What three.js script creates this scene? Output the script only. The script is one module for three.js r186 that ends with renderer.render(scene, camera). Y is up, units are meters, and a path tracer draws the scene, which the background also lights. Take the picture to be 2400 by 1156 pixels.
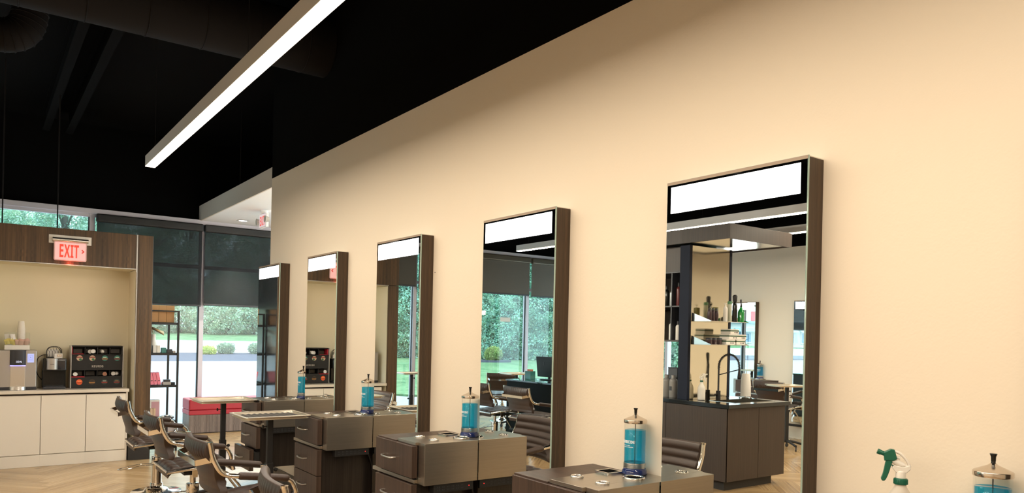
import * as THREE from 'three';
import { mergeGeometries } from 'three/addons/utils/BufferGeometryUtils.js';
import { RoundedBoxGeometry } from 'three/addons/geometries/RoundedBoxGeometry.js';
import { RectAreaLightUniformsLib } from 'three/addons/lights/RectAreaLightUniformsLib.js';

// ---------------------------------------------------------------- camera, sky, exposure
const scene = new THREE.Scene();
const FOCAL = 1723.66, CY = 788.95, FULL_H = 2 * CY;               // pixels of the 2400 x 1156 frame
const camera = new THREE.PerspectiveCamera(2 * Math.atan(CY / FOCAL) * 180 / Math.PI, 2400 / FULL_H, 0.05, 400);
camera.position.set(0, 1.66, 0);
camera.rotation.order = 'YXZ';
camera.rotation.set(0, -0.6286, 0.0225);
camera.setViewOffset(2400, FULL_H, 0, 0, 2400, 1156);
camera.updateProjectionMatrix();
const renderer = new THREE.WebGLRenderer({ antialias: true });
renderer.toneMapping = THREE.LinearToneMapping;
renderer.toneMappingExposure = 1.07;
renderer.shadowMap.enabled = true;
RectAreaLightUniformsLib.init();
const SKY = 3.8;
scene.background = new THREE.Color().setRGB(0.76, 0.94, 1.08).multiplyScalar(SKY);
const sun = new THREE.DirectionalLight(new THREE.Color().setRGB(1, 0.96, 0.9), 2.0);
sun.position.set(-30, 50, -20); sun.target.position.set(0, 0, -45);
sun.castShadow = true; sun.shadow.radius = 12;
Object.assign(sun.shadow.camera, { left: -70, right: 70, top: 70, bottom: -70, near: 1, far: 200 });
scene.add(sun, sun.target);
const BAR_L = 74, PANEL_L = 46, WARM = new THREE.Color().setRGB(1, 0.86, 0.69), PANELC = new THREE.Color().setRGB(1, 0.91, 0.80);

// ---------------------------------------------------------------- helpers
let seed = 12345;
const rnd = () => { seed = (seed + 0x6d2b79f5) | 0; let t = Math.imul(seed ^ (seed >>> 15), 1 | seed); t = (t + Math.imul(t ^ (t >>> 7), 61 | t)) ^ t; return ((t ^ (t >>> 14)) >>> 0) / 4294967296; };
const rr = (a, b) => a + (b - a) * rnd();
function tileNoise(px, py) {
  const g = Float32Array.from({ length: px * py }, rnd);
  return (x, y) => {                                              // x, y in 0..1, repeating
    x = (x - Math.floor(x)) * px; y = (y - Math.floor(y)) * py;
    const i = Math.floor(x) % px, j = Math.floor(y) % py, s = x - Math.floor(x), t = y - Math.floor(y);
    const a = s * s * (3 - 2 * s), b = t * t * (3 - 2 * t), i1 = (i + 1) % px, j1 = (j + 1) % py;
    return (g[j * px + i] * (1 - a) + g[j * px + i1] * a) * (1 - b) + (g[j1 * px + i] * (1 - a) + g[j1 * px + i1] * a) * b;
  };
}
function texture(w, h, mu, mv, fn, srgb = true) {                  // mu x mv metres per repeat
  const d = new Uint8Array(w * h * 4);
  for (let y = 0; y < h; y++) for (let x = 0; x < w; x++) {
    const c = fn(x / w, y / h), o = (y * w + x) * 4;
    for (let k = 0; k < 3; k++) d[o + k] = Math.max(0, Math.min(255, c[k]));
    d[o + 3] = 255;
  }
  const t = new THREE.DataTexture(d, w, h, THREE.RGBAFormat);
  t.wrapS = t.wrapT = THREE.RepeatWrapping; t.magFilter = THREE.LinearFilter; t.minFilter = THREE.LinearFilter;
  t.repeat.set(1 / mu, 1 / mv);
  if (srgb) t.colorSpace = THREE.SRGBColorSpace;
  t.needsUpdate = true;
  return t;
}
function print(w, h, draw) {                                       // flat print
  const c = document.createElement('canvas'); c.width = w; c.height = h;
  draw(c.getContext('2d'), w, h);
  const t = new THREE.CanvasTexture(c); t.colorSpace = THREE.SRGBColorSpace;
  return t;
}
const lin = (r, g, b) => new THREE.Color().setRGB(r, g, b);
const hex = (s) => new THREE.Color(s);
function mat(color, roughness = 0.6, metalness = 0, extra = {}) {
  return new THREE.MeshStandardMaterial({ color: color instanceof THREE.Color ? color : hex(color), roughness, metalness, ...extra });
}
function phys(color, roughness, metalness, extra) {
  return new THREE.MeshPhysicalMaterial({ color: color instanceof THREE.Color ? color : hex(color), roughness, metalness, ...extra });
}
function woodTex(c0, c1, bands, mu = 0.6, mv = 1.8, contrast = 1) {
  const a = tileNoise(150, 4), b = tileNoise(60, 3), c = tileNoise(bands, 1), e = tileNoise(220, 40);
  return texture(384, 384, mu, mv, (u, v) => {
    const t = 0.36 * a(u, v) + 0.28 * b(u + 0.02 * b(v, u), v) + 0.26 * c(u, v) + 0.1 * e(u, v);
    const k = Math.max(0, Math.min(1, 0.5 + (t - 0.5) * 1.8 * contrast));
    return [0, 1, 2].map((i) => c0[i] + (c1[i] - c0[i]) * k);
  });
}
// geometry -----------------------------------------------------------------
function uvm(g) {                                                  // box-projected uv in metres
  if (g.index) g = g.toNonIndexed();
  const p = g.attributes.position, n = p.count, uv = new Float32Array(n * 2);
  if (!g.attributes.normal) g.computeVertexNormals();
  const A = new THREE.Vector3(), B = new THREE.Vector3(), C = new THREE.Vector3();
  for (let i = 0; i < n; i += 3) {
    A.fromBufferAttribute(p, i); B.fromBufferAttribute(p, i + 1); C.fromBufferAttribute(p, i + 2);
    const N = B.clone().sub(A).cross(C.clone().sub(A)), x = Math.abs(N.x), y = Math.abs(N.y), z = Math.abs(N.z);
    [A, B, C].forEach((q, k) => {
      const o = (i + k) * 2;
      if (y >= x && y >= z) { uv[o] = q.x; uv[o + 1] = q.z; } else if (x >= z) { uv[o] = q.z; uv[o + 1] = q.y; } else { uv[o] = q.x; uv[o + 1] = q.y; }
    });
  }
  g.setAttribute('uv', new THREE.BufferAttribute(uv, 2));
  for (const k of Object.keys(g.attributes)) if (!['position', 'normal', 'uv'].includes(k)) g.deleteAttribute(k);
  return g;
}
const join = (l) => (Array.isArray(l) ? (l.length > 1 ? mergeGeometries(l) : l[0]) : l);
const box = (w, h, d, x = 0, y = 0, z = 0, r = 0.003) => uvm((r > 0 ? new RoundedBoxGeometry(w, h, d, 1, Math.min(r, w / 2.2, h / 2.2, d / 2.2)) : new THREE.BoxGeometry(w, h, d)).translate(x, y, z));
const span = (x0, x1, y0, y1, z0, z1, r = 0.003) => box(x1 - x0, y1 - y0, z1 - z0, (x0 + x1) / 2, (y0 + y1) / 2, (z0 + z1) / 2, r);
const cyl = (r0, r1, h, x = 0, y = 0, z = 0, s = 20) => uvm(new THREE.CylinderGeometry(r1, r0, h, s).translate(x, y + h / 2, z));   // r0 bottom, base at y
const lathe = (pts, s = 28, x = 0, y = 0, z = 0) => uvm(new THREE.LatheGeometry(pts.map((p) => new THREE.Vector2(p[0], p[1])), s).translate(x, y, z));
const V = (p) => new THREE.Vector3(...p);
function tube(pts, r, seg = 24, rs = 8, closed = false, kind = 'centripetal') {
  return uvm(new THREE.TubeGeometry(new THREE.CatmullRomCurve3(pts.map(V), closed, kind), seg, r, rs, closed));
}
function rod(a, b, r, rs = 8) {                                    // straight, capped
  const A = V(a), B = V(b), d = B.clone().sub(A), g = new THREE.CylinderGeometry(r, r, d.length(), rs);
  g.applyQuaternion(new THREE.Quaternion().setFromUnitVectors(new THREE.Vector3(0, 1, 0), d.normalize()));
  return uvm(g.translate((A.x + B.x) / 2, (A.y + B.y) / 2, (A.z + B.z) / 2));
}
function bar(a, b, w, h) {                                         // straight box bar, w across, h upright
  const A = V(a), B = V(b), d = B.clone().sub(A), L = d.length(), g = new THREE.BoxGeometry(w, h, L);
  const m = new THREE.Matrix4().lookAt(B, A, new THREE.Vector3(0, 1, 0));
  return uvm(g.applyMatrix4(m).translate((A.x + B.x) / 2, (A.y + B.y) / 2, (A.z + B.z) / 2));
}
function slab(front, back, nu, nv) {                               // closed shell between two surfaces f(u,v) -> [x,y,z]
  const P = [], I = [], W = nu + 1, H = nv + 1;
  for (const f of [front, back]) for (let j = 0; j < H; j++) for (let i = 0; i < W; i++) P.push(...f(i / nu, j / nv));
  const N = W * H, q = (a, b, c, d) => I.push(a, b, c, a, c, d);
  for (let j = 0; j < nv; j++) for (let i = 0; i < nu; i++) {
    const a = j * W + i; q(a, a + 1, a + W + 1, a + W); q(N + a, N + a + W, N + a + W + 1, N + a + 1);
  }
  for (let i = 0; i < nu; i++) { q(i, N + i, N + i + 1, i + 1); const a = nv * W + i; q(a, a + 1, N + a + 1, N + a); }
  for (let j = 0; j < nv; j++) { const a = j * W; q(a, a + W, N + a + W, N + a); const b = a + nu; q(b, N + b, N + b + W, b + W); }
  const g = new THREE.BufferGeometry();
  g.setAttribute('position', new THREE.Float32BufferAttribute(P, 3)); g.setIndex(I); g.computeVertexNormals();
  return uvm(g);
}
function extrude(shape, depth, bevel = 0.002) {
  return uvm(new THREE.ExtrudeGeometry(shape, { depth, bevelEnabled: bevel > 0, bevelSize: bevel, bevelThickness: bevel, bevelSegments: 1, curveSegments: 10 }));
}
function poly(pts) { const s = new THREE.Shape(); pts.forEach((p, i) => (i ? s.lineTo(...p) : s.moveTo(...p))); s.closePath(); return s; }
function roundRect(w, h, r, S = THREE.Shape) {
  const s = new S(), x = -w / 2, y = -h / 2;
  s.moveTo(x + r, y); s.lineTo(x + w - r, y); s.quadraticCurveTo(x + w, y, x + w, y + r); s.lineTo(x + w, y + h - r); s.quadraticCurveTo(x + w, y + h, x + w - r, y + h);
  s.lineTo(x + r, y + h); s.quadraticCurveTo(x, y + h, x, y + h - r); s.lineTo(x, y + r); s.quadraticCurveTo(x, y, x + r, y);
  return s;
}
function plate(w, h, x, y, z, ry = 0) { return new THREE.PlaneGeometry(w, h).rotateY(ry).translate(x, y, z); }   // a printed face, uv 0..1
// objects --------------------------------------------------------------------
const taken = {};
function numbered(name) { const n = taken[name] ?? 0; taken[name] = n + 1; return n ? name + '_' + String(n).padStart(3, '0') : name; }
function tag(o, label, category, group) { o.userData.label = label; o.userData.category = category; if (group) o.userData.group = group; return o; }
function thing(name, label, category, [x, y, z] = [0, 0, 0], turn = 0, group) {
  const o = new THREE.Group(); o.name = numbered(name.replace(/_\d+$/, '')); o.position.set(x, y, z); o.rotation.y = turn; scene.add(o);
  return tag(o, label, category, group);
}
function part(parent, name, geo, m, label) {
  const o = new THREE.Mesh(join(geo), m); o.name = name; o.castShadow = o.receiveShadow = true; parent.add(o);
  if (label) o.userData.label = label;
  return o;
}
function struct(name, geo, m, parent = scene) { const o = part(parent, name, geo, m); if (parent === scene) o.userData.kind = 'structure'; return o; }
function structGroup(name) { const o = new THREE.Group(); o.name = name; o.userData.kind = 'structure'; scene.add(o); return o; }
function dup(root, label, [x, y, z], turn = null, group) {
  const r = root.clone(); r.userData = { ...root.userData }; r.name = numbered(root.name.replace(/_\d+$/, '')); scene.add(r); r.position.set(x, y, z);
  if (turn !== null) r.rotation.y = turn;
  r.userData.label = label; if (group) r.userData.group = group;
  return r;
}

// ---------------------------------------------------------------- materials
const n1 = tileNoise(40, 40), n2 = tileNoise(120, 120), n3 = tileNoise(8, 8);
const speck = texture(256, 256, 0.6, 0.6, (u, v) => { const k = 255 * (0.5 * n1(u, v) + 0.5 * n2(u, v)); return [k, k, k]; }, false);
const leatherBump = texture(256, 256, 0.12, 0.12, (u, v) => { const k = 255 * (0.4 * n1(u, v) + 0.6 * n2(u, v)); return [k, k, k]; }, false);
const brushA = tileNoise(2, 256), brushB = tileNoise(4, 100);
const brushed = texture(128, 256, 0.5, 0.25, (u, v) => { const k = 238 + 17 * (0.6 * brushA(u, v) + 0.4 * brushB(u, v)); return [k, k, k]; });
const M = {
  cream: mat(lin(0.82, 0.725, 0.585), 0.85, 0, { bumpMap: speck, bumpScale: 0.0004 }),
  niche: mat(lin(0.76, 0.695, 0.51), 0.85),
  blackPaint: phys(lin(0.0028, 0.0026, 0.0025), 0.95, 0, { specularIntensity: 0.12 }),
  ductBlack: phys(lin(0.0085, 0.0072, 0.0068), 0.75, 0, { specularIntensity: 0.3 }),
  white: mat(lin(0.86, 0.85, 0.85), 0.8),
  trimGrey: mat(lin(0.46, 0.43, 0.39), 0.8),
  aluLight: mat(lin(0.62, 0.58, 0.63), 0.5, 0.1),
  housing: mat(lin(0.64, 0.63, 0.62), 0.6),
  alu: mat(lin(0.56, 0.53, 0.58), 0.45, 0.2),
  darkWood: mat('#ffffff', 0.5, 0, { map: woodTex([52, 39, 26], [88, 68, 48], 30, 0.5, 1.6) }),
  drawerWood: mat('#ffffff', 0.42, 0, { map: woodTex([54, 41, 34], [82, 64, 53], 40, 0.4, 1.4, 0.8) }),
  panelWood: mat('#ffffff', 0.3, 0, { map: woodTex([24, 20, 18], [48, 42, 38], 60, 0.25, 1.2, 1.2) }),
  walnut: mat('#ffffff', 0.5, 0, { map: woodTex([58, 43, 26], [108, 81, 51], 9, 1.1, 2.4, 0.9) }),
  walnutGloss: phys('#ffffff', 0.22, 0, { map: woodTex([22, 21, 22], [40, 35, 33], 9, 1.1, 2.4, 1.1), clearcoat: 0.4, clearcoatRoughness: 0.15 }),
  greyWood: mat('#ffffff', 0.5, 0, { map: woodTex([88, 74, 66], [140, 122, 112], 26, 0.6, 1.6, 1.1) }),
  islandWood: mat('#ffffff', 0.5, 0, { map: woodTex([46, 36, 29], [66, 53, 44], 50, 0.4, 1.4, 0.7) }),
  steel: phys(lin(0.50, 0.455, 0.395), 0.28, 0.95, { map: brushed }),
  steelBright: phys(lin(0.72, 0.69, 0.62), 0.16, 1, { map: brushed }),
  mirrorSteel: phys(lin(0.74, 0.69, 0.57), 0.09, 1, { bumpMap: texture(64, 64, 1.6, 0.9, (u, v) => { const k = 128 + 60 * Math.sin(6.283 * v + 1.2 * Math.sin(6.283 * u)) + 40 * Math.sin(12.566 * v); return [k, k, k]; }, false), bumpScale: 0.004 }),
  chrome: mat(lin(0.86, 0.84, 0.80), 0.07, 1),
  satin: mat(lin(0.70, 0.68, 0.64), 0.28, 1),
  tray: mat(lin(0.80, 0.74, 0.63), 0.36, 1),
  leather: phys(lin(0.036, 0.018, 0.011), 0.45, 0, { bumpMap: leatherBump, bumpScale: 0.0006, clearcoat: 0.12, clearcoatRoughness: 0.35 }),
  black: mat(lin(0.008, 0.008, 0.0085), 0.5),
  hole: phys(lin(0.004, 0.004, 0.004), 1, 0, { specularIntensity: 0.05 }),
  cassette: mat(lin(0.10, 0.078, 0.052), 0.3, 0.4),  // browner copy of the black casing, room light put into its colour
  lid: mat(lin(0.66, 0.60, 0.53), 0.16, 1),
  deskBlack: phys(lin(0.004, 0.004, 0.004), 0.4, 0, { specularIntensity: 0.15 }),
  blackGloss: mat(lin(0.008, 0.009, 0.009), 0.12),
  blackMatt: mat(lin(0.018, 0.017, 0.016), 0.8),
  rubber: mat(lin(0.03, 0.03, 0.03), 0.7),
  mirror: mat(lin(0.90, 0.93, 0.90), 0.0, 1),
  bevel: mat(lin(0.36, 0.28, 0.21), 0.25),
  glassEdge: mat(lin(0.45, 0.62, 0.58), 0.1, 0.3),
  pane: phys(lin(0.93, 0.98, 0.97), 0, 0, { transmission: 1, thickness: 0, ior: 1.5 }),
  clear: phys(lin(0.95, 0.97, 0.97), 0.02, 0, { transmission: 1, thickness: 0, ior: 1.45 }),
  teal: phys(lin(0.10, 0.68, 0.90), 0.05, 0, { transmission: 0.9, thickness: 0, ior: 1.33 }),
  blueBase: phys(lin(0.012, 0.025, 0.11), 0.12, 0, { clearcoat: 0.5 }),
  red: phys(lin(0.42, 0.016, 0.03), 0.45, 0, { bumpMap: leatherBump, bumpScale: 0.0005 }),
  gloss: mat(lin(0.80, 0.74, 0.64), 0.18),
  worktop: mat(lin(0.72, 0.65, 0.54), 0.3),
  kick: mat(lin(0.02, 0.017, 0.015), 0.6),
  card: mat(lin(0.45, 0.25, 0.11), 0.85),
  paper: mat(lin(0.80, 0.77, 0.72), 0.8),
  cup: mat(lin(0.80, 0.76, 0.68), 0.6),
  pink: mat(lin(0.88, 0.24, 0.32), 0.6),
  green: mat(lin(0.006, 0.12, 0.07), 0.3),
  whitePlastic: mat(lin(0.82, 0.78, 0.70), 0.4),
  silver: mat(lin(0.45, 0.43, 0.40), 0.36, 0.7),
  charcoal: mat(lin(0.03, 0.031, 0.036), 0.45),
  asphalt: mat(lin(0.33, 0.345, 0.38), 0.9, 0, { bumpMap: speck, bumpScale: 0.003 }),
  concrete: mat(lin(0.5, 0.5, 0.48), 0.9),
  mulch: mat(lin(0.12, 0.12, 0.17), 1, 0, { bumpMap: speck, bumpScale: 0.03 }),
  paint: mat(lin(0.85, 0.85, 0.83), 0.8),
  darkMat: mat(lin(0.03, 0.027, 0.022), 0.6),
};
const grassN = tileNoise(60, 60), grassM = tileNoise(7, 7);
M.grass = mat('#ffffff', 1, 0, { map: texture(256, 256, 6, 6, (u, v) => { const k = 0.55 * grassN(u, v) + 0.45 * grassM(u, v); return [58 + 80 * k, 100 + 70 * k, 62 + 64 * k]; }), bumpMap: speck, bumpScale: 0.02 });
const screenMesh = (o, c) => phys(lin(c * 0.9, c, c * 1.3), 0.8, 0, { transparent: true, opacity: o });
M.shade = screenMesh(0.82, 0.012); M.shadeLeftLit = mat(lin(0.115, 0.10, 0.082), 0.85);  // left cloth is a paler, warmer copy with room light painted in
function glow(color, strength) { return new THREE.MeshStandardMaterial({ color: 0x111111, emissive: color, emissiveIntensity: strength, roughness: 0.6 }); }

// ---------------------------------------------------------------- room shell
const DX = 2.5923, WX = 2.704, ZW = -12.9, ZE = -8.473, WT = 3.409, CEIL = 4.75, XL = -6.33, XR = 6.5, ZB = 3.2;
struct('wall_right', span(WX, WX + 0.16, 0, WT, ZE, ZB, 0), M.cream);
struct('wall_right_upper', span(WX, WX + 0.16, WT, CEIL, ZE, ZB, 0), M.blackPaint);
struct('wall_back', span(XL - 0.2, WX + 0.16, 0, CEIL, ZB, ZB + 0.16, 0), M.cream);
struct('wall_left', span(XL - 0.16, XL, 0, 3.34, -9.2, ZB, 0), mat(lin(0.86, 0.81, 0.71), 0.85));  // whitened copy of the cream paint, stands in for more light on this wall
struct('wall_left_upper', span(XL - 0.16, XL, 3.34, CEIL, ZW - 0.2, ZB, 0), M.blackPaint);
struct('wall_front_upper', span(XL - 0.16, XR + 0.16, 3.46, CEIL, ZW - 0.2, ZW, 0), M.blackPaint);
struct('wall_bay_right', span(XR, XR + 0.16, 3.35, CEIL, ZW, -7.4, 0), M.white);
struct('wall_bay_back', span(WX + 0.16, XR, 0, CEIL, -7.56, -7.4, 0), M.white);
struct('ceiling', span(XL - 0.16, XR + 0.16, CEIL, CEIL + 0.2, ZW - 0.2, ZB + 0.16, 0), M.blackPaint);
struct('ceiling_bay', span(2.95, XR, 3.45, 3.47, ZW, -7.56, 0), M.white);
struct('trim_1', span(2.93, 2.95, 3.45, 3.70, ZW, -7.56, 0), mat(lin(0.62, 0.54, 0.46), 0.8));
struct('trim_2', span(XL, XR, 3.385, 3.46, ZW - 0.02, ZW + 0.1, 0.002), M.aluLight);
struct('baseboard_right', span(WX - 0.014, WX, 0.001, 0.15, ZE, ZB, 0.002), M.darkWood);

// floor: herringbone planks laid one by one
{
  const floor = struct('floor', span(XL - 0.16, XR + 0.16, -0.2, -0.008, ZW - 0.2, ZB + 0.16, 0), mat(lin(0.12, 0.08, 0.05), 0.8));
  const W = 0.155, n = 6, gap = 0.0015, planks = [];
  const oak = [[[140, 112, 78], [196, 166, 122]], [[131, 103, 70], [186, 155, 112]], [[150, 121, 86], [205, 176, 133]]].map(([a, b]) => mat('#ffffff', 0.24, 0, { map: woodTex(a, b, 14, 0.31, 1.4, 0.9) }));
  const geos = [0, 1, 2, 3].map((k) => {
    const g = new THREE.BoxGeometry(W - gap, 0.007, W * n - gap).translate(0, -0.0035, 0), u = uvm(g);
    for (let i = 0; i < u.attributes.uv.count; i++) u.attributes.uv.setXY(i, u.attributes.uv.getX(i) + k * 0.077, u.attributes.uv.getY(i) + k * 0.31);
    return u;
  });
  const c45 = Math.SQRT1_2;
  for (let i = -140; i < 140; i++) for (let j = -140; j < 140; j++) {
    const d = (((i - j) % (2 * n)) + 2 * n) % (2 * n);
    let cx, cy, along;
    if (d === 0) { cx = i + n / 2; cy = j + 0.5; along = 1; } else if (d === 2 * n - 1) { cx = i + 0.5; cy = j + n / 2; along = 0; } else continue;
    const X = (cx - cy) * W * c45, Z = (cx + cy) * W * c45 - 5;
    if (X < XL - 0.1 || X > XR + 0.1 || Z < ZW - 0.1 || Z > ZB + 0.1) continue;
    if (X > WX - 0.4 && Z > ZE + 1.2) continue;
    planks.push({ X, Z, ry: along ? Math.PI / 4 : -Math.PI / 4 });
  }
  const near = (p) => { // seen directly, or in the mirrors
    let s = 100;
    if (p.X > -0.2 && p.X < 2.4 && p.Z < -6 && p.Z > -10.4) s = Math.hypot(p.X - 1, p.Z + 7.6) - 6;
    else if (p.X > -3.6 && p.X < 1.6 && p.Z < -3.2 && p.Z > -7) s = Math.hypot(p.X + 1.2, p.Z + 4.6);
    return s;
  };
  planks.sort((a, b) => near(a) - near(b));
  planks.slice(0, 290).forEach((p, k) => {
    const m = part(floor, k ? 'plank_' + String(k).padStart(3, '0') : 'plank', geos[Math.floor(rnd() * 4)], oak[Math.floor(rnd() * 3)]);
    m.position.set(p.X, 0, p.Z); m.rotation.y = p.ry;
  });
  const rest = [[], [], []];
  for (const p of planks.slice(290)) rest[Math.floor(rnd() * 3)].push(geos[Math.floor(rnd() * 4)].clone().rotateY(p.ry).translate(p.X, 0, p.Z));
  rest.forEach((g, k) => { const m = part(floor, 'planks_beyond', g, oak[k]); m.userData.kind = 'stuff'; });
}

// windows of the front wall and the left wall
{
  const mx = [XL + 0.04, -4.57, -3.2, -1.78, -0.18, 1.387, 2.99, 4.56, XR - 0.04];
  for (let k = 0; k + 1 < mx.length; k++) {
    const w = structGroup('window_' + (k + 1)), a = mx[k], b = mx[k + 1];
    part(w, 'window_frame', [span(a - 0.035, a + 0.035, 0, 3.4, ZW - 0.08, ZW + 0.04, 0.004), span(a, b, 0, 0.1, ZW - 0.06, ZW + 0.03, 0.004), span(a, b, 2.66, 2.72, ZW - 0.05, ZW + 0.02, 0.004), span(a, b, 3.34, 3.4, ZW - 0.05, ZW + 0.02, 0.004)], M.alu);
    part(w, 'gasket', [span(a - 0.05, a - 0.035, 0.1, 3.34, ZW - 0.03, ZW + 0.02, 0), span(a + 0.035, a + 0.042, 0.1, 3.34, ZW - 0.03, ZW + 0.01, 0)], M.black);
    part(w, 'pane', span(a + 0.03, b - 0.03, 0.09, 2.67, ZW - 0.022, ZW - 0.018, 0), M.pane);
    part(w, 'pane', span(a + 0.03, b - 0.03, 2.71, 3.35, ZW - 0.022, ZW - 0.018, 0), M.pane);
  }
  const mz = [ZW + 0.1, -11.6, -10.4, -9.2];
  for (let k = 0; k < 3; k++) {
    const w = structGroup('window_' + (k + 9)), a = mz[k], b = mz[k + 1];
    part(w, 'window_frame', [span(XL - 0.1, XL + 0.02, 0, 3.4, a - 0.035, a + 0.035, 0.004), span(XL - 0.08, XL, 0, 0.1, a, b, 0.004), span(XL - 0.08, XL, 3.28, 3.4, a, b, 0.004)], M.alu);
    part(w, 'pane', span(XL - 0.05, XL - 0.046, 0.09, 3.3, a + 0.03, b - 0.03, 0), M.pane);
  }
  const bz = [ZW + 0.1, -11.1, -9.3, -7.58];
  for (let k = 0; k < 3; k++) {
    const w = structGroup('window_' + (k + 12)), a = bz[k], b = bz[k + 1];
    part(w, 'window_frame', [span(XR, XR + 0.1, 0, 3.35, a - 0.035, a + 0.035, 0.004), span(XR, XR + 0.08, 0, 0.1, a, b, 0.004), span(XR, XR + 0.08, 3.25, 3.35, a, b, 0.004)], M.alu);
    part(w, 'pane', span(XR + 0.046, XR + 0.05, 0.09, 3.26, a + 0.03, b - 0.03, 0), M.pane);
  }
  struct('trim_3', span(XL - 0.1, XL + 0.02, 0, 3.4, -9.2, -9.12, 0.004), M.alu);
}
// roller shades
{
  const shade = (a, b, bottom, m, label) => {
    const cm = m === M.shade ? M.black : M.cassette;  // left shades take the casing colour that has room light painted in
    const t = thing('roller_shade', label, 'shade', [(a + b) / 2, bottom, ZW + 0.12]);
    part(t, 'cassette', box(b - a, 0.125, 0.10, 0, 3.325 - bottom, 0, 0.02), cm);
    part(t, 'shade_cloth', box(b - a - 0.02, 3.3 - bottom, 0.0016, 0, (3.3 - bottom) / 2, 0, 0), m);
    part(t, 'hem_bar', box(b - a - 0.02, 0.028, 0.016, 0, 0.014, 0, 0.005), M.charcoal);
    return t;
  };
  shade(1.43, 2.97, 2.035, M.shade, 'dark see-through roller shade behind the brown cartons on the shelf rack');
  shade(2.99, 4.54, 2.055, M.shade, 'dark see-through roller shade above the red bench, right of the window post');
  shade(-1.76, -0.2, 2.59, M.shadeLeftLit, 'dark roller shade seen in the third mirror, short above the lawn');
  shade(-3.18, -1.8, 2.55, M.shadeLeftLit, 'dark roller shade hidden mostly between the third and fourth mirror reflections');
  shade(-4.55, -3.22, 2.55, M.shadeLeftLit, 'wide dark roller shade reflected in the fourth mirror, left of the post');
  shade(-6.2, -4.59, 2.535, M.shadeLeftLit, 'dark roller shade reflected in the fourth mirror, right of the post');
  const s = thing('window_sticker', 'small white sticker on the window glass in the fourth mirror', 'sticker', [-4.0, 2.02, ZW + 0.005]);
  part(s, 'sticker_sheet', box(0.26, 0.09, 0.002, 0, 0, 0, 0), M.paper);
}

// ---------------------------------------------------------------- lights hung from the ceiling
function lightBar(x, y, z0, z1, label) {
  const t = thing('linear_pendant_light', label, 'light', [x, y, (z0 + z1) / 2]);
  const L = Math.abs(z1 - z0);
  part(t, 'housing', [box(0.087, 0.097, L, 0, 0.0515, 0, 0.002)], M.housing);
  part(t, 'light_diffuser', box(0.083, 0.006, L - 0.004, 0, 0.001, 0, 0), glow(lin(1, 0.86, 0.70), 4));
  for (const k of [-0.475, -0.15, 0.2, 0.475]) part(t, 'cable', rod([0, 0.1, k * L], [0, CEIL - y, k * L], 0.002, 6), M.ductBlack);
  const l = new THREE.RectAreaLight(WARM, BAR_L, 0.079, L); l.position.set(0, -0.006, 0); l.rotation.x = -Math.PI / 2; l.name = 'pendant_lamp_light'; t.add(l);
  return t;
}
lightBar(1.288, 3.18, -7.63, 1.2, 'long straight light bar hanging close to the cream wall');
lightBar(-2.57, 3.18, -10.54, 1.2, 'long light bar reflected in the fourth and fifth mirrors, above the island edge');
lightBar(-3.93, 3.18, -8.8, 1.2, 'second light bar in the fifth mirror, seen past the canopy corner');
{
  const t = thing('recessed_downlight', 'small round downlight in the white bay ceiling', 'light', [3.47, 3.448, -12.3]);
  part(t, 'trim_ring', lathe([[0.06, 0], [0.085, -0.006], [0.095, 0], [0.06, 0]]), M.white);
  part(t, 'lamp_lens', cyl(0.06, 0.06, 0.004, 0, -0.004, 0), glow(lin(1, 0.95, 0.85), 4));
  const l = new THREE.SpotLight(lin(1, 0.9, 0.75), 24, 0, 0.62, 0.7); l.position.set(0, -0.02, 0); l.target.position.set(0, -2, 0); l.castShadow = true; t.add(l, l.target);
  [[4.3, -11.2, 'behind the cream wall, nearer'], [5.5, -12.2, 'behind the cream wall, by the window'], [4.3, -9.4, 'behind the cream wall, farthest from the window'], [5.5, -10.3, 'behind the cream wall, by the side wall']].forEach(([x, z, w]) => { const d = dup(t, 'added unseen downlight in the bay ' + w, [x, 3.448, z]); d.traverse((o) => { if (o.isSpotLight) { o.intensity = 30; o.angle = 1.0; } }); });  // four unseen downlights added only to brighten the bay
}
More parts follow.
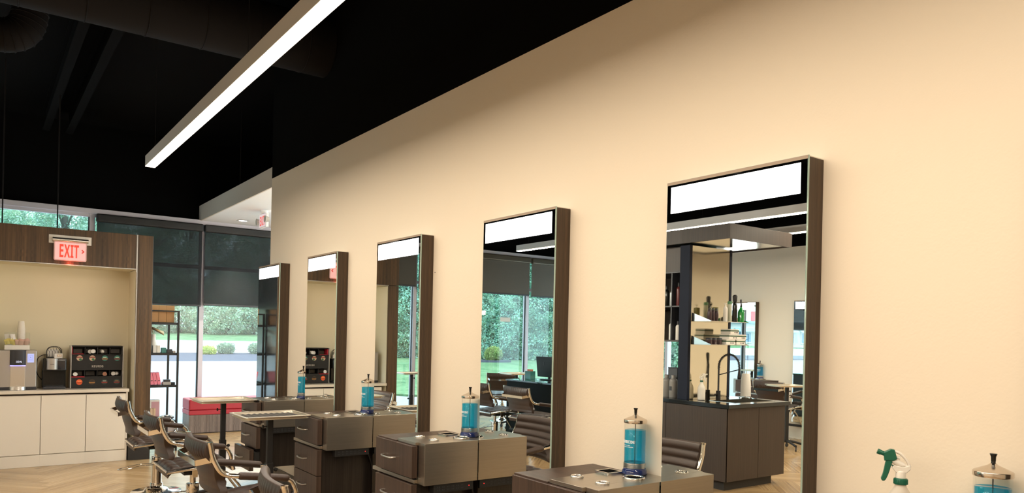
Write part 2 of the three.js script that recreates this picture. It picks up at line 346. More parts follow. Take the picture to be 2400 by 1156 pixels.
// ducts and framing above
{
  const d = thing('round_duct', 'fat dark round duct crossing above the light bar', 'duct', [0, 4.42, -6.9]);
  part(d, 'duct_pipe', [uvm(new THREE.CylinderGeometry(0.27, 0.27, 6.6, 32).rotateZ(Math.PI / 2).translate(-0.6, 0, 0))], M.ductBlack);
  for (let k = 0; k < 14; k++) part(d, 'seam_ring', uvm(new THREE.TorusGeometry(0.271, 0.006, 6, 32).rotateY(Math.PI / 2).rotateZ(0.05).translate(-3.4 + k * 0.45, 0, 0)), M.ductBlack);
  const f = thing('flexible_duct', 'ribbed flexible duct with an elbow hanging in the top left', 'duct', [0.33, 4.05, -8.0]);
  const path = new THREE.CatmullRomCurve3([[0, 0.7, 0], [0, 0.55, 0], [0, 0.42, 0], [-0.05, 0.27, 0], [-0.16, 0.2, 0], [-0.35, 0.19, 0], [-0.7, 0.19, 0]].map(V));
  part(f, 'duct_hose', uvm(new THREE.TubeGeometry(path, 40, 0.145, 20)), M.ductBlack);
  for (let k = 1; k < 22; k++) {
    const p = path.getPointAt(k / 22), q = new THREE.Quaternion().setFromUnitVectors(new THREE.Vector3(0, 0, 1), path.getTangentAt(k / 22));
    part(f, 'rib', uvm(new THREE.TorusGeometry(0.146, 0.006, 6, 24).applyQuaternion(q).translate(p.x, p.y, p.z)), M.ductBlack);
  }
  [[0.74, 'left', -9.9], [1.02, 'right', -9.9]].forEach(([x, side, z]) => {
    const b = thing('ceiling_joist', side === 'left' ? 'dark steel joist high beside the flexible duct' : 'second dark steel joist, between the flexible duct and the round duct', 'joist', [x, 4.45, z]);
    part(b, 'flange', [box(0.09, 0.012, 5, 0, 0, 0, 0), box(0.09, 0.012, 5, 0, 0.29, 0, 0)], M.blackPaint);
    part(b, 'web', box(0.012, 0.28, 5, 0, 0.145, 0, 0), M.blackPaint);
  });
  const c = thing('soffit_rod', 'thin dark rod hanging to the top of the bay bulkhead', 'rod', [2.94, 3.7, -10.6]);
  part(c, 'rod_shaft', rod([0, 0, 0], [0, CEIL - 3.7, 0], 0.006), M.ductBlack);
}

// ---------------------------------------------------------------- wall mirrors and work stations
const MZ = [-0.098, -1.6385, -3.1785, -4.7185, -6.2585, -7.7985];   // near edges along our wall
function makeMirror(label) {                                        // origin: wall, floor, middle of the width; the face looks to -x
  const t = thing('wall_mirror', label, 'mirror', [WX, 0, 0], 0, 'tall lit mirrors along the cream wall'), w = 0.7216, d = WX - DX;
  part(t, 'frame', span(-d + 0.009, 0, 0.3, 2.388, -w / 2 + 0.003, w / 2 - 0.003, 0.002), M.darkWood);
  part(t, 'glass_edge', span(-d + 0.0025, -d + 0.009, 0.298, 2.392, -w / 2, w / 2, 0.0005), M.glassEdge);
  part(t, 'mirror_glass', span(-d, -d + 0.0025, 0.3, 2.39, -w / 2 + 0.003, w / 2 - 0.003, 0), M.mirror);
  part(t, 'light_panel', span(-d - 0.0012, -d - 0.0002, 2.245, 2.366, -w / 2 + 0.026, w / 2 - 0.032, 0), glow(lin(1, 0.97, 0.93), 4));
  part(t, 'clear_edge', span(-d - 0.0006, -d - 0.0001, 2.377, 2.3905, -w / 2 + 0.001, w / 2 - 0.001, 0), M.bevel);
  part(t, 'top_cap', span(-d + 0.012, -0.002, 2.388, 2.392, -w / 2 + 0.006, w / 2 - 0.006, 0), M.satin);
  const l = new THREE.RectAreaLight(PANELC, PANEL_L, w - 0.06, 0.118); l.position.set(-d - 0.005, 2.306, -0.003); l.rotation.y = Math.PI / 2; l.name = 'mirror_lamp_light'; t.add(l);
  return t;
}
const ML = ['lit mirror farthest down the wall, nearest the window', 'second lit mirror from the window, reflecting the pod rack', 'third lit mirror from the window, reflecting the wood pillar', 'fourth lit mirror from the window, reflecting the desk', 'nearest and largest-looking lit mirror, reflecting the sink island', 'lit mirror beyond the right edge of the picture'];
const mirror = makeMirror(ML[0]); mirror.position.z = MZ[5] - 0.361;
for (let k = 4; k >= 0; k--) dup(mirror, ML[5 - k], [WX, 0, MZ[k] - 0.361]);

const ZS = [-0.82, -2.363, -3.903, -5.443, -6.983];                 // near faces of the stations
const handleGeo = (x, y, z, L = 0.16) => tube([[x, y, z - L / 2], [x - 0.022, y, z - L / 2 + 0.004], [x - 0.03, y - 0.002, z - L / 2 + 0.022], [x - 0.033, y - 0.003, z], [x - 0.03, y - 0.002, z + L / 2 - 0.022], [x - 0.022, y, z + L / 2 - 0.004], [x, y, z + L / 2]], 0.0055, 30, 8);
function drawerHandleX(d, y) { part(d, 'handle', handleGeo(-0.25, y, -0.375, 0.165), M.satin); }
function makeStation(label) {                                       // origin x = 2.41, z = near face
  const t = thing('work_station', label, 'cabinet', [2.41, 0, 0], 0, 'steel topped work stations along the mirror wall'), x0 = -0.25, xw = 0.293, xm = 0.181;
  part(t, 'cabinet_body', [span(-0.21, xw, 0.35, 0.741, -0.58, -0.085, 0.002), span(-0.21, xw, 0.767, 0.975, -0.58, -0.09, 0.002)], M.panelWood);
  part(t, 'cabinet_top', span(-0.235, xw, 0.968, 0.983, -0.585, -0.321, 0.002), M.drawerWood);
  part(t, 'steel_box', [span(-0.205, xm, 0.74, 0.996, -0.085, 0, 0.0015)], M.steel);
  part(t, 'steel_top', [span(-0.225, xw, 0.976, 0.996, -0.32, -0.0855, 0.0015), span(xm, xw, 0.978, 0.996, -0.0855, -0.002, 0.0015)], M.steel);
  part(t, 'steel_shelf', span(-0.228, xm, 0.7425, 0.7655, -0.67, -0.0855, 0.0015), M.steel);
  [[0.777, 0.974, 0.876], [0.535, 0.737, 0.645], [0.33, 0.53, 0.435]].forEach(([a, b, h], k) => {
    const d = part(t, 'drawer', span(x0, -0.211, a, b, -0.58, -0.08, 0.002), M.drawerWood);
    part(d, 'handle', handleGeo(x0, h, -0.375), M.satin);
  });
  const s = part(t, 'power_strip', span(-0.13, 0.16, 0.683, 0.739, -0.07, -0.012, 0.004), M.black);
  for (let k = 0; k < 6; k++) part(s, 'outlet', [0, 1].flatMap((j) => [span(-0.105 + k * 0.034, -0.1 + k * 0.034, 0.698 + j * 0.018, 0.706 + j * 0.018, -0.013, -0.0105, 0), span(-0.094 + k * 0.034, -0.089 + k * 0.034, 0.698 + j * 0.018, 0.706 + j * 0.018, -0.013, -0.0105, 0)]), M.charcoal);
  part(s, 'indicator_light', box(0.004, 0.004, 0.003, 0.125, 0.712, -0.0115, 0), glow(lin(1, 0.02, 0.02), 3));
  for (const [x, z, r] of [[-0.089, -0.279, 0.027], [-0.086, -0.105, 0.027], [0.128, -0.118, 0.048]]) {
    const h = part(t, 'tool_hole_ring', uvm(new THREE.TorusGeometry(r, 0.0065, 12, 32).rotateX(Math.PI / 2).translate(x, 1.0005, z)), M.chrome);
    part(h, 'hole', cyl(r, r, 0.0015, x, 0.9955, z), M.hole);
  }
  const sq = part(t, 'square_hole_frame', extrude((() => { const s = roundRect(0.098, 0.098, 0.006); s.holes.push(roundRect(0.082, 0.082, 0.004, THREE.Path)); return s; })(), 0.009, 0.001).rotateX(-Math.PI / 2).translate(0.13, 0.996, -0.292), M.chrome);
  part(sq, 'hole', box(0.082, 0.0015, 0.082, 0.13, 0.9965, -0.292, 0), M.hole);
  part(t, 'power_cord', tube([[0.16, 0.69, -0.03], [0.2, 0.6, -0.05], [0.24, 0.35, -0.12], [0.22, 0.25, -0.3], [0.27, 0.24, -0.36], [0.285, 0.28, -0.38]], 0.006, 30, 8), M.black);
  return t;
}
const SL = ['work station just off the picture under the spray bottle', 'nearest steel topped work station, before the largest mirror', 'steel topped work station before the fourth mirror, its front drawer in view', 'steel topped work station before the third mirror, behind the matted tray', 'farthest steel topped work station, its lowest drawer standing open'];
const station = makeStation(SL[1]); station.position.z = ZS[1];
for (const k of [0, 2, 3, 4]) {
  const s = dup(station, SL[k], [2.41, 0, ZS[k]]);
  if (k === 4) { const d = s.children.filter((c) => c.name === 'drawer')[2]; d.position.x = -0.06; part(s, 'drawer_box', span(-0.26, -0.2, 0.36, 0.50, -0.56, -0.1, 0), M.blackMatt); }
}
// disinfectant jars
const jarPrint = print(512, 512, (c, w, h) => {
  c.clearRect(0, 0, w, h); c.fillStyle = '#ffffff'; c.textAlign = 'center';
  c.font = 'bold 92px sans-serif'; c.save(); c.translate(w / 2, 190); c.scale(0.86, 1.25); c.fillText('BARBICIDE', 0, 0); c.restore();
  c.font = 'bold 17px sans-serif'; c.fillText('®', 484, 140);
  c.font = 'bold 30px sans-serif'; c.fillText('DISINFECTANT', w / 2 - 20, 265); c.fillText('✚', 430, 268); c.fillText('FUNGICIDE & VIRUCIDE', w / 2, 312);
});
function makeJar(label) {
  const t = thing('disinfectant_jar', label, 'jar', [0, 0.996, 0], 0, 'blue disinfectant jars on the work stations');
  part(t, 'jar_base', lathe([[0.0, 0.001], [0.061, 0.001], [0.0625, 0.006], [0.0615, 0.02], [0.056, 0.027], [0.055, 0.033], [0.0, 0.033]], 36), M.blueBase);
  part(t, 'metal_band', lathe([[0.0535, 0.033], [0.0545, 0.035], [0.0545, 0.056], [0.0535, 0.058]], 36), M.satin);
  part(t, 'liquid', lathe([[0.0005, 0.058], [0.0515, 0.058], [0.0515, 0.217], [0.0005, 0.217]], 36), M.teal);
  part(t, 'glass', lathe([[0.0545, 0.034], [0.0545, 0.255]], 36), M.clear);
  part(t, 'lift_rod', rod([0, 0.04, 0], [0, 0.29, 0], 0.002, 8), M.charcoal);
  part(t, 'lid', lathe([[0.056, 0.252], [0.0575, 0.254], [0.0575, 0.267], [0.055, 0.270], [0.015, 0.288], [0.008, 0.294], [0.0, 0.294]], 36), M.lid);
  part(t, 'knob', lathe([[0.0, 0.286], [0.007, 0.287], [0.0085, 0.292], [0.006, 0.297], [0.007, 0.302], [0.0075, 0.315], [0.0105, 0.322], [0.0105, 0.325], [0.0, 0.325]], 20), M.blackGloss);
  const g = new THREE.CylinderGeometry(0.0549, 0.0549, 0.085, 30, 1, true, -Math.PI / 2 - 0.92, 1.84).translate(0, 0.145, 0);
  part(t, 'printed_label', g, new THREE.MeshStandardMaterial({ color: 0xffffff, map: jarPrint, transparent: true, roughness: 0.5 }));
  return t;
}
const JL = ['blue disinfectant jar cut by the bottom right corner', 'blue disinfectant jar beside the largest mirror', 'blue disinfectant jar left of the fourth mirror', 'blue disinfectant jar left of the third mirror', 'smallest-looking blue disinfectant jar, left of the second mirror'];
const JZ = [-0.99, -2.567, -4.07, -5.63, -7.13];
const jar = makeJar(JL[1]); jar.position.set(2.63, 0.996, JZ[1]);
for (const k of [0, 2, 3, 4]) dup(jar, JL[k], [2.63, 0.996, JZ[k]]);

function makeSprayer(label, pos, turn, bodyM, topM, triggerM, collarM, cut = 0) {   // nozzle towards -x of its own axes; cut shortens the bottle
  const t = thing('spray_bottle', label, 'bottle', pos, turn), f = (0.195 - cut) / 0.195, low = (l) => [].concat(l).map((g) => g.translate(0, -cut, 0));
  part(t, 'bottle_body', lathe([[0, 0], [0.036, 0], [0.04, 0.006], [0.041, 0.03], [0.041, 0.12], [0.036, 0.142], [0.024, 0.165], [0.0145, 0.185], [0.014, 0.195], [0, 0.195]].map(([r, y]) => [r, y * f])), bodyM);
  const col = part(t, 'collar', low(lathe([[0.0135, 0.192], [0.0165, 0.193], [0.017, 0.198], [0.0168, 0.208], [0.0125, 0.21]])), collarM);
  part(col, 'collar_ribs', low(Array.from({ length: 22 }, (_, k) => box(0.0014, 0.013, 0.0014, Math.cos(k / 22 * 6.283) * 0.0171, 0.2, Math.sin(k / 22 * 6.283) * 0.0171, 0))), collarM);
  part(t, 'sprayer_head', low([lathe([[0.0128, 0.208], [0.0128, 0.226], [0.009, 0.23], [0, 0.23]], 20), extrude(poly([[-0.012, 0.226], [-0.02, 0.236], [-0.016, 0.242], [0.004, 0.238], [0.02, 0.244], [0.022, 0.236], [0.013, 0.226]]), 0.014, 0.0015).translate(0, 0, -0.007),
    rod([-0.026, 0.258, 0], [0.006, 0.243, 0], 0.0078, 14), rod([0.0, 0.247, 0], [0.014, 0.241, 0], 0.0052, 12), rod([-0.018, 0.266, 0], [-0.002, 0.262, 0], 0.004, 10)]), topM);
  part(t, 'sprayer_arch', low([-1, 1].map((k) => tube([[-0.02, 0.281, k * 0.0035], [-0.006, 0.277, k * 0.0035], [0.007, 0.266, k * 0.0035], [0.017, 0.252, k * 0.0035], [0.0215, 0.24, k * 0.0035]], 0.0036, 18, 8))), topM);
  part(t, 'nozzle', low([extrude(poly([[-0.039, 0.256], [-0.018, 0.257], [-0.012, 0.262], [-0.018, 0.283], [-0.026, 0.284], [-0.041, 0.275]]), 0.016, 0.002).translate(0, 0, -0.008), rod([-0.036, 0.27, 0], [-0.05, 0.275, 0], 0.0062, 14), rod([-0.049, 0.2746, 0], [-0.058, 0.278, 0], 0.0072, 14)]), triggerM);
  part(t, 'trigger', low(extrude((() => { const h = new THREE.Shape(); h.moveTo(-0.03, 0.262); h.bezierCurveTo(-0.04, 0.25, -0.036, 0.23, -0.046, 0.206); h.bezierCurveTo(-0.046, 0.2, -0.041, 0.199, -0.038, 0.204); h.bezierCurveTo(-0.028, 0.225, -0.028, 0.242, -0.02, 0.258); h.closePath(); return h; })(), 0.012, 0.002).translate(0, 0, -0.006)), triggerM);
  part(t, 'trigger_pin', low(rod([-0.03, 0.246, 0], [-0.012, 0.238, 0], 0.0018, 8)), triggerM);
  return t;
}
const frosted = phys(lin(0.85, 0.80, 0.72), 0.5, 0, { transmission: 0.5, thickness: 0 });
makeSprayer('white spray bottle with a green trigger beside the nearest jar', [2.57, 0.997, -1.25], -1.03, frosted, M.whitePlastic, M.green, M.green, 0.046).scale.setScalar(1.27);
// nail holes and scuffs
{
  const n = thing('wall_anchor', 'tiny dark hole in the cream wall right of the third mirror', 'nail', [WX - 0.001, 2.116, -4.694]);
  part(n, 'anchor_head', uvm(new THREE.SphereGeometry(0.0035, 10, 6)), M.charcoal);
}

// ---------------------------------------------------------------- salon chairs
function makeChair(label, group) {                                  // faces +x; origin on the floor below the column
  const t = thing('salon_chair', label, 'chair', [0, 0, 0], 0, group);
  part(t, 'base_disc', lathe([[0, 0.001], [0.235, 0.001], [0.24, 0.006], [0.232, 0.011], [0.12, 0.018], [0.1, 0.045], [0.082, 0.05], [0, 0.052]], 40), M.chrome);
  part(t, 'column', [lathe([[0, 0.05], [0.062, 0.05], [0.062, 0.09], [0.05, 0.095], [0.048, 0.29], [0.052, 0.295], [0.052, 0.355], [0.046, 0.36], [0, 0.36]], 28), cyl(0.024, 0.024, 0.115, 0, 0.355, 0)], M.chrome);
  part(t, 'pump_lever', tube([[-0.04, 0.285, -0.03], [-0.15, 0.284, -0.035], [-0.27, 0.262, -0.05], [-0.345, 0.25, -0.03], [-0.35, 0.25, 0.0], [-0.33, 0.25, 0.025], [-0.24, 0.262, 0.035], [-0.15, 0.278, 0.03], [-0.04, 0.28, 0.03]], 0.005, 40, 8), M.chrome);
  part(t, 'seat_bracket', [box(0.26, 0.03, 0.36, 0.02, 0.473, 0, 0.006), box(0.2, 0.025, 0.2, 0.0, 0.495, 0, 0.004)], M.black);
  part(t, 'seat_hanger', [-1, 1].map((s) => box(0.045, 0.085, 0.012, -0.04, 0.492, s * 0.245, 0.002)), M.chrome);
  const yS = (x) => 0.537 + 0.085 * x;
  const lip = (u) => -0.05 * Math.pow(Math.max(0, (u - 0.86) / 0.14), 2) - 0.035 * Math.pow(Math.max(0, (0.08 - u) / 0.08), 2);
  part(t, 'seat', slab((u, v) => { const x = -0.245 + 0.5 * u, z = 0.25 - 0.5 * v, q = 0.011 * Math.pow(Math.abs(Math.sin(Math.PI * 5 * u) * Math.sin(Math.PI * 4 * v)), 0.5) + 0.006 * Math.sin(Math.PI * v); return [x, yS(x) + 0.012 + q + lip(u), z]; }, (u, v) => { const x = -0.245 + 0.5 * u, z = 0.25 - 0.5 * v; return [x, yS(x) - 0.022 + lip(u), z]; }, 40, 32), M.leather);
  part(t, 'seat_rail', [-1, 1].map((s) => tube([[-0.255, yS(-0.255) - 0.008, s * 0.262], [0.0, yS(0) - 0.006, s * 0.262], [0.2, yS(0.2) - 0.008, s * 0.262], [0.25, yS(0.25) - 0.03, s * 0.262], [0.262, yS(0.25) - 0.07, s * 0.262]], 0.016, 24, 12)), M.chrome);
  part(t, 'seat_crossbar', [rod([-0.25, 0.508, -0.262], [-0.25, 0.508, 0.262], 0.011), rod([0.25, 0.495, -0.262], [0.25, 0.495, 0.262], 0.011)], M.chrome);
  for (const s of [-1, 1]) {
    part(t, 'side_frame', [tube([[-0.318, 0.952, s * 0.29], [-0.302, 0.87, s * 0.29], [-0.278, 0.815, s * 0.29], [-0.252, 0.772, s * 0.29], [-0.222, 0.748, s * 0.29], [-0.18, 0.738, s * 0.29], [-0.02, 0.72, s * 0.29], [0.15, 0.694, s * 0.29], [0.2, 0.668, s * 0.29], [0.226, 0.62, s * 0.29], [0.234, 0.59, s * 0.285], [0.212, 0.555, s * 0.275], [0.15, 0.545, s * 0.27], [0.02, 0.535, s * 0.268]], 0.016, 70, 12), cyl(0.0175, 0.0175, 0.012, -0.319, 0.947, s * 0.29)], M.chrome);
    const a = part(t, 'armrest', [tube([[-0.125, 0.732, s * 0.29], [-0.02, 0.719, s * 0.29], [0.165, 0.692, s * 0.29]], 0.0245, 14, 16), uvm(new THREE.SphereGeometry(0.0245, 14, 8).translate(-0.125, 0.732, s * 0.29)), uvm(new THREE.SphereGeometry(0.0245, 14, 8).translate(0.165, 0.692, s * 0.29))], M.leather);
  }
  // leather back slung between the posts: ribs across the front, pleats on the upper rear
  const px = [[0, -0.318, 0.955], [0.15, -0.305, 0.90], [0.35, -0.285, 0.83], [0.55, -0.253, 0.765], [0.75, -0.228, 0.70], [0.9, -0.222, 0.645], [1, -0.232, 0.605]];
  const prof = (v) => { let i = 0; while (i < px.length - 2 && px[i + 1][0] < v) i++; const a = px[i], b = px[i + 1], k = (v - a[0]) / (b[0] - a[0]); return [a[1] + (b[1] - a[1]) * k, a[2] + (b[2] - a[2]) * k]; };
  const wide = (v) => 0.278 - 0.03 * Math.exp(-Math.pow((v - 0.72) / 0.16, 2));
  const sag = (u) => -0.035 * (1 - Math.pow(2 * u - 1, 2));
  part(t, 'backrest', slab((u, v) => { const [x, y] = prof(v); return [x + sag(u) + 0.012 + 0.012 * Math.pow(Math.abs(Math.sin(Math.PI * 6 * v)), 0.6), y + 0.012 * (v < 0.05 ? -Math.pow(2 * u - 1, 2) * 0 : 0) - 0.012 * Math.pow(v, 4) * (1 - Math.pow(2 * u - 1, 2)) * -1, (1 - 2 * u) * -wide(v)]; },
    (u, v) => { const [x, y] = prof(v), bulge = Math.sin(Math.PI * Math.min(1, v / 0.42)), up = v < 0.42 ? 1 : 0; return [x + sag(u) - 0.012 - up * bulge * (0.026 + 0.005 * Math.abs(Math.sin(Math.PI * 14 * u))) - (1 - up) * 0.022 * Math.sin(Math.PI * (v - 0.42) / 0.58), y + 0.006 * Math.pow(v, 4), (1 - 2 * u) * -wide(v)]; }, 56, 40), M.leather);
  part(t, 'back_bar', [-1, 1].map((s) => bar([-0.298, 0.85, s * 0.282], [-0.392, 0.826, s * 0.235], 0.008, 0.036)).concat([bar([-0.39, 0.826, -0.24], [-0.39, 0.826, 0.24], 0.008, 0.036)]), M.chrome);
  const f = part(t, 'footrest', [-1, 1].map((s) => tube([[0.06, 0.475, s * 0.13], [0.2, 0.465, s * 0.135], [0.26, 0.43, s * 0.14], [0.44, 0.2, s * 0.15]], 0.0105, 24, 10)), M.chrome);
  part(f, 'foot_bar', rod([0.44, 0.195, -0.2], [0.44, 0.195, 0.2], 0.021, 14), M.rubber);
  return t;
}
const chair = makeChair('brown leather salon chair farthest back, beside the end of the white cabinet', 'salon chairs facing the mirror wall');
chair.position.set(1.5, 0, -8.16);
dup(chair, 'brown leather salon chair second from the white cabinet, before the red bench', [1.5, 0, -6.62]);
dup(chair, 'brown leather salon chair third from the white cabinet, before the matted tray', [1.5, 0, -5.08]);
dup(chair, 'nearest brown leather salon chair, cut by the bottom edge', [1.5, 0, -3.54], -0.15);
dup(chair, 'brown leather salon chair reflected in the largest mirror, low at its left edge', [1.5, 0, -2.0], -0.2);
dup(chair, 'brown leather chair before the black desk, its back to the fourth mirror', [-1.24, 0, -8.27], Math.PI, 'salon chairs turned away from the mirror wall');
dup(chair, 'brown leather chair left of the desk chair, cut by the fourth mirror edge', [-1.24, 0, -9.24], Math.PI, 'salon chairs turned away from the mirror wall');
dup(chair, 'brown leather chair farthest off in the fourth mirror, by the window', [-3.15, 0, -11.75], 2.2, 'salon chairs turned away from the mirror wall');
dup(chair, 'brown leather chair reflected right of the sink island, at the opposite wall', [-5.75, 0.05, -7.35], Math.PI, 'salon chairs turned away from the mirror wall');

// tray stands
function makeTray(label, pos, lined, turn = 0) {
  const t = thing('tray_stand', label, 'tray', pos, turn, 'steel trays on black wheeled posts'), h = 1.0;
  const rim = roundRect(0.52, 0.44, 0.03); rim.holes.push(roundRect(0.482, 0.402, 0.02, THREE.Path));
  const tr = part(t, 'tray_top', [extrude(roundRect(0.49, 0.41, 0.022), 0.002, 0.001).rotateX(-Math.PI / 2).translate(0, h - 0.024, 0), extrude(rim, 0.003, 0.002).rotateX(-Math.PI / 2).translate(0, h - 0.004, 0),
    slab((u, v) => { const a = u * 6.2832; const p = ring(a, 0.52 - 0.036, 0.44 - 0.036); const q = ring(a, 0.49, 0.41); return [p[0] + (q[0] - p[0]) * v, h - 0.022 + 0.02 * v, p[1] + (q[1] - p[1]) * v]; }, (u, v) => { const a = u * 6.2832; const p = ring(a, 0.52 - 0.033, 0.44 - 0.033), q = ring(a, 0.494, 0.414); return [p[0] + (q[0] - p[0]) * v, h - 0.024 + 0.02 * v, p[1] + (q[1] - p[1]) * v]; }, 48, 1)], M.tray);
  if (lined) part(tr, 'mat', slab((u, v) => [-0.22 + 0.44 * u, h - 0.016 + 0.003 * Math.sin(u * 60), 0.18 - 0.36 * v], (u, v) => [-0.22 + 0.44 * u, h - 0.021, 0.18 - 0.36 * v], 60, 2), M.darkMat);
  part(t, 'post', box(0.044, 0.5, 0.044, 0, h - 0.275, 0, 0.003), M.black);
  part(t, 'sleeve', [box(0.056, 0.5, 0.056, 0, 0.36, 0, 0.003), box(0.12, 0.008, 0.12, 0, h - 0.029, 0, 0.002)], M.black);
  part(t, 'knob', [rod([0.028, 0.55, 0], [0.05, 0.55, 0], 0.005), uvm(new THREE.SphereGeometry(0.015, 12, 8).translate(0.055, 0.55, 0)), rod([-0.022, 0.9, 0], [-0.05, 0.9, 0], 0.004), uvm(new THREE.SphereGeometry(0.015, 12, 8).scale(0.5, 1, 1).translate(-0.054, 0.9, 0))], M.black);
  for (let k = 0; k < 5; k++) {
    const a = k * 1.2566 + 0.3, c = Math.cos(a), s = Math.sin(a);
    const l = part(t, 'base_leg', tube([[0.02 * c, 0.125, 0.02 * s], [0.12 * c, 0.115, 0.12 * s], [0.27 * c, 0.078, 0.27 * s]], 0.018, 10, 10), M.black);
    part(l, 'caster', [uvm(new THREE.CylinderGeometry(0.028, 0.028, 0.02, 16).rotateX(Math.PI / 2).rotateY(-a + 0.6).translate(0.27 * c, 0.028, 0.27 * s)), cyl(0.012, 0.012, 0.045, 0.27 * c, 0.036, 0.27 * s, 10)], M.rubber);
  }
  return t;
}
function ring(a, w, h) { const c = Math.cos(a), s = Math.sin(a), k = Math.pow(Math.pow(Math.abs(c), 8) + Math.pow(Math.abs(s), 8), -1 / 8); return [c * k * w / 2, -s * k * h / 2]; }
makeTray('steel tray with a dark mat, before the drawers of the third station', [1.90, 0, -5.87], true);
const tray = makeTray('bare steel tray on a black post, before the red bench', [1.92, 0, -7.32], false);
dup(tray, 'tray stand reflected at the right side of the largest mirror', [-5.05, 0, -6.75], 0.4);
dup(tray, 'pale tray stand by the window in the third mirror', [-0.9, 0, -11.3], 0);
dup(tray, 'pale tray stand before the lawn in the fourth mirror', [-2.75, 0, -10.75], 0);

// ---------------------------------------------------------------- coffee alcove
const ZN = -10.27;
{
  const a = thing('coffee_alcove', 'dark walnut framed alcove with a cream lining round the coffee counter', 'alcove', [0.85, 0, ZN]);
  const X = (x) => x - 0.85;
  part(a, 'header', span(X(-0.0895), X(1.598), 2.4056, 2.832, -0.42, 0, 0.003), M.walnut);
  part(a, 'side_panel', span(X(1.618), X(1.792), 0.2, 2.833, -0.43, 0, 0.003), M.walnut);
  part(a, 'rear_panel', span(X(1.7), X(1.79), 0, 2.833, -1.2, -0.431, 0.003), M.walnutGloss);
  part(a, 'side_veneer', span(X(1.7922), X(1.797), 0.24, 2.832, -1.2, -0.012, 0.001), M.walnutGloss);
  part(a, 'side_panel', span(X(-0.0895), X(0.0834), 0.2, 2.4, -0.43, 0, 0.003), M.walnut);
  part(a, 'plinth', [span(X(1.55), X(1.80), 0, 0.235, -0.4, 0.025, 0.004), span(X(-0.1), X(0.09), 0, 0.2, -0.4, 0, 0.004)], M.kick);
  part(a, 'edge_trim', [span(X(1.6), X(1.616), 2.36, 2.833, -0.02, 0.002, 0.001), span(X(0.083), X(1.6), 2.394, 2.405, -0.02, 0.002, 0.001), span(X(1.607), X(1.617), 0.24, 2.36, -0.02, 0.001, 0.001)], M.silver);
  part(a, 'lining', [span(X(0.084), X(1.606), 0, 2.405, -0.51, -0.49, 0), span(X(1.6), X(1.6065), 0.236, 2.39, -0.49, -0.021, 0), span(X(0.0835), X(0.09), 0.2, 2.39, -0.49, -0.021, 0), span(X(0.09), X(1.6), 2.394, 2.4, -0.49, -0.021, 0)], M.niche);
  part(a, 'hanger_rod', [0.755, 0.21].map((x) => rod([X(x), 2.832, -0.13], [X(x), CEIL, -0.13], 0.007)), M.ductBlack);
}
{
  const unit = (x0, x1, label) => {
    const t = thing('base_cabinet', label, 'cabinet', [(x0 + x1) / 2, 0, ZN - 0.24], 0, 'white cabinets under the coffee counter'), w = x1 - x0;
    part(t, 'carcass', box(w - 0.002, 0.83, 0.44, 0, 0.425, 0, 0), M.gloss);
    part(t, 'door', box(w - 0.006, 0.69, 0.018, 0, 0.49, 0.231, 0.0015), M.gloss);
    part(t, 'kick_board', box(w, 0.135, 0.014, 0, 0.0685, 0.231, 0.001), M.gloss);
    return t;
  };
  unit(0.16, 0.622, 'white gloss cabinet door at the left, under the water dispenser');
  unit(0.622, 1.086, 'white gloss cabinet door in the middle, under the coffee maker');
  const r = unit(1.086, 1.52, 'white gloss cabinet door at the right, under the pod rack');
  part(r, 'end_panel', box(0.018, 0.865, 0.47, 0.226, 0.4335, 0.005, 0.0015), M.gloss);
  const w = thing('counter_worktop', 'thick cream worktop under the coffee machines', 'worktop', [0.82, 0.869, ZN - 0.235]);
  part(w, 'worktop_slab', box(1.46, 0.03, 0.49, 0, 0.0155, 0.01, 0.002), M.worktop);
  part(w, 'worktop_front', box(1.46, 0.036, 0.016, 0, 0.01, 0.25, 0.002), M.worktop);
}
const CT = 0.8995;
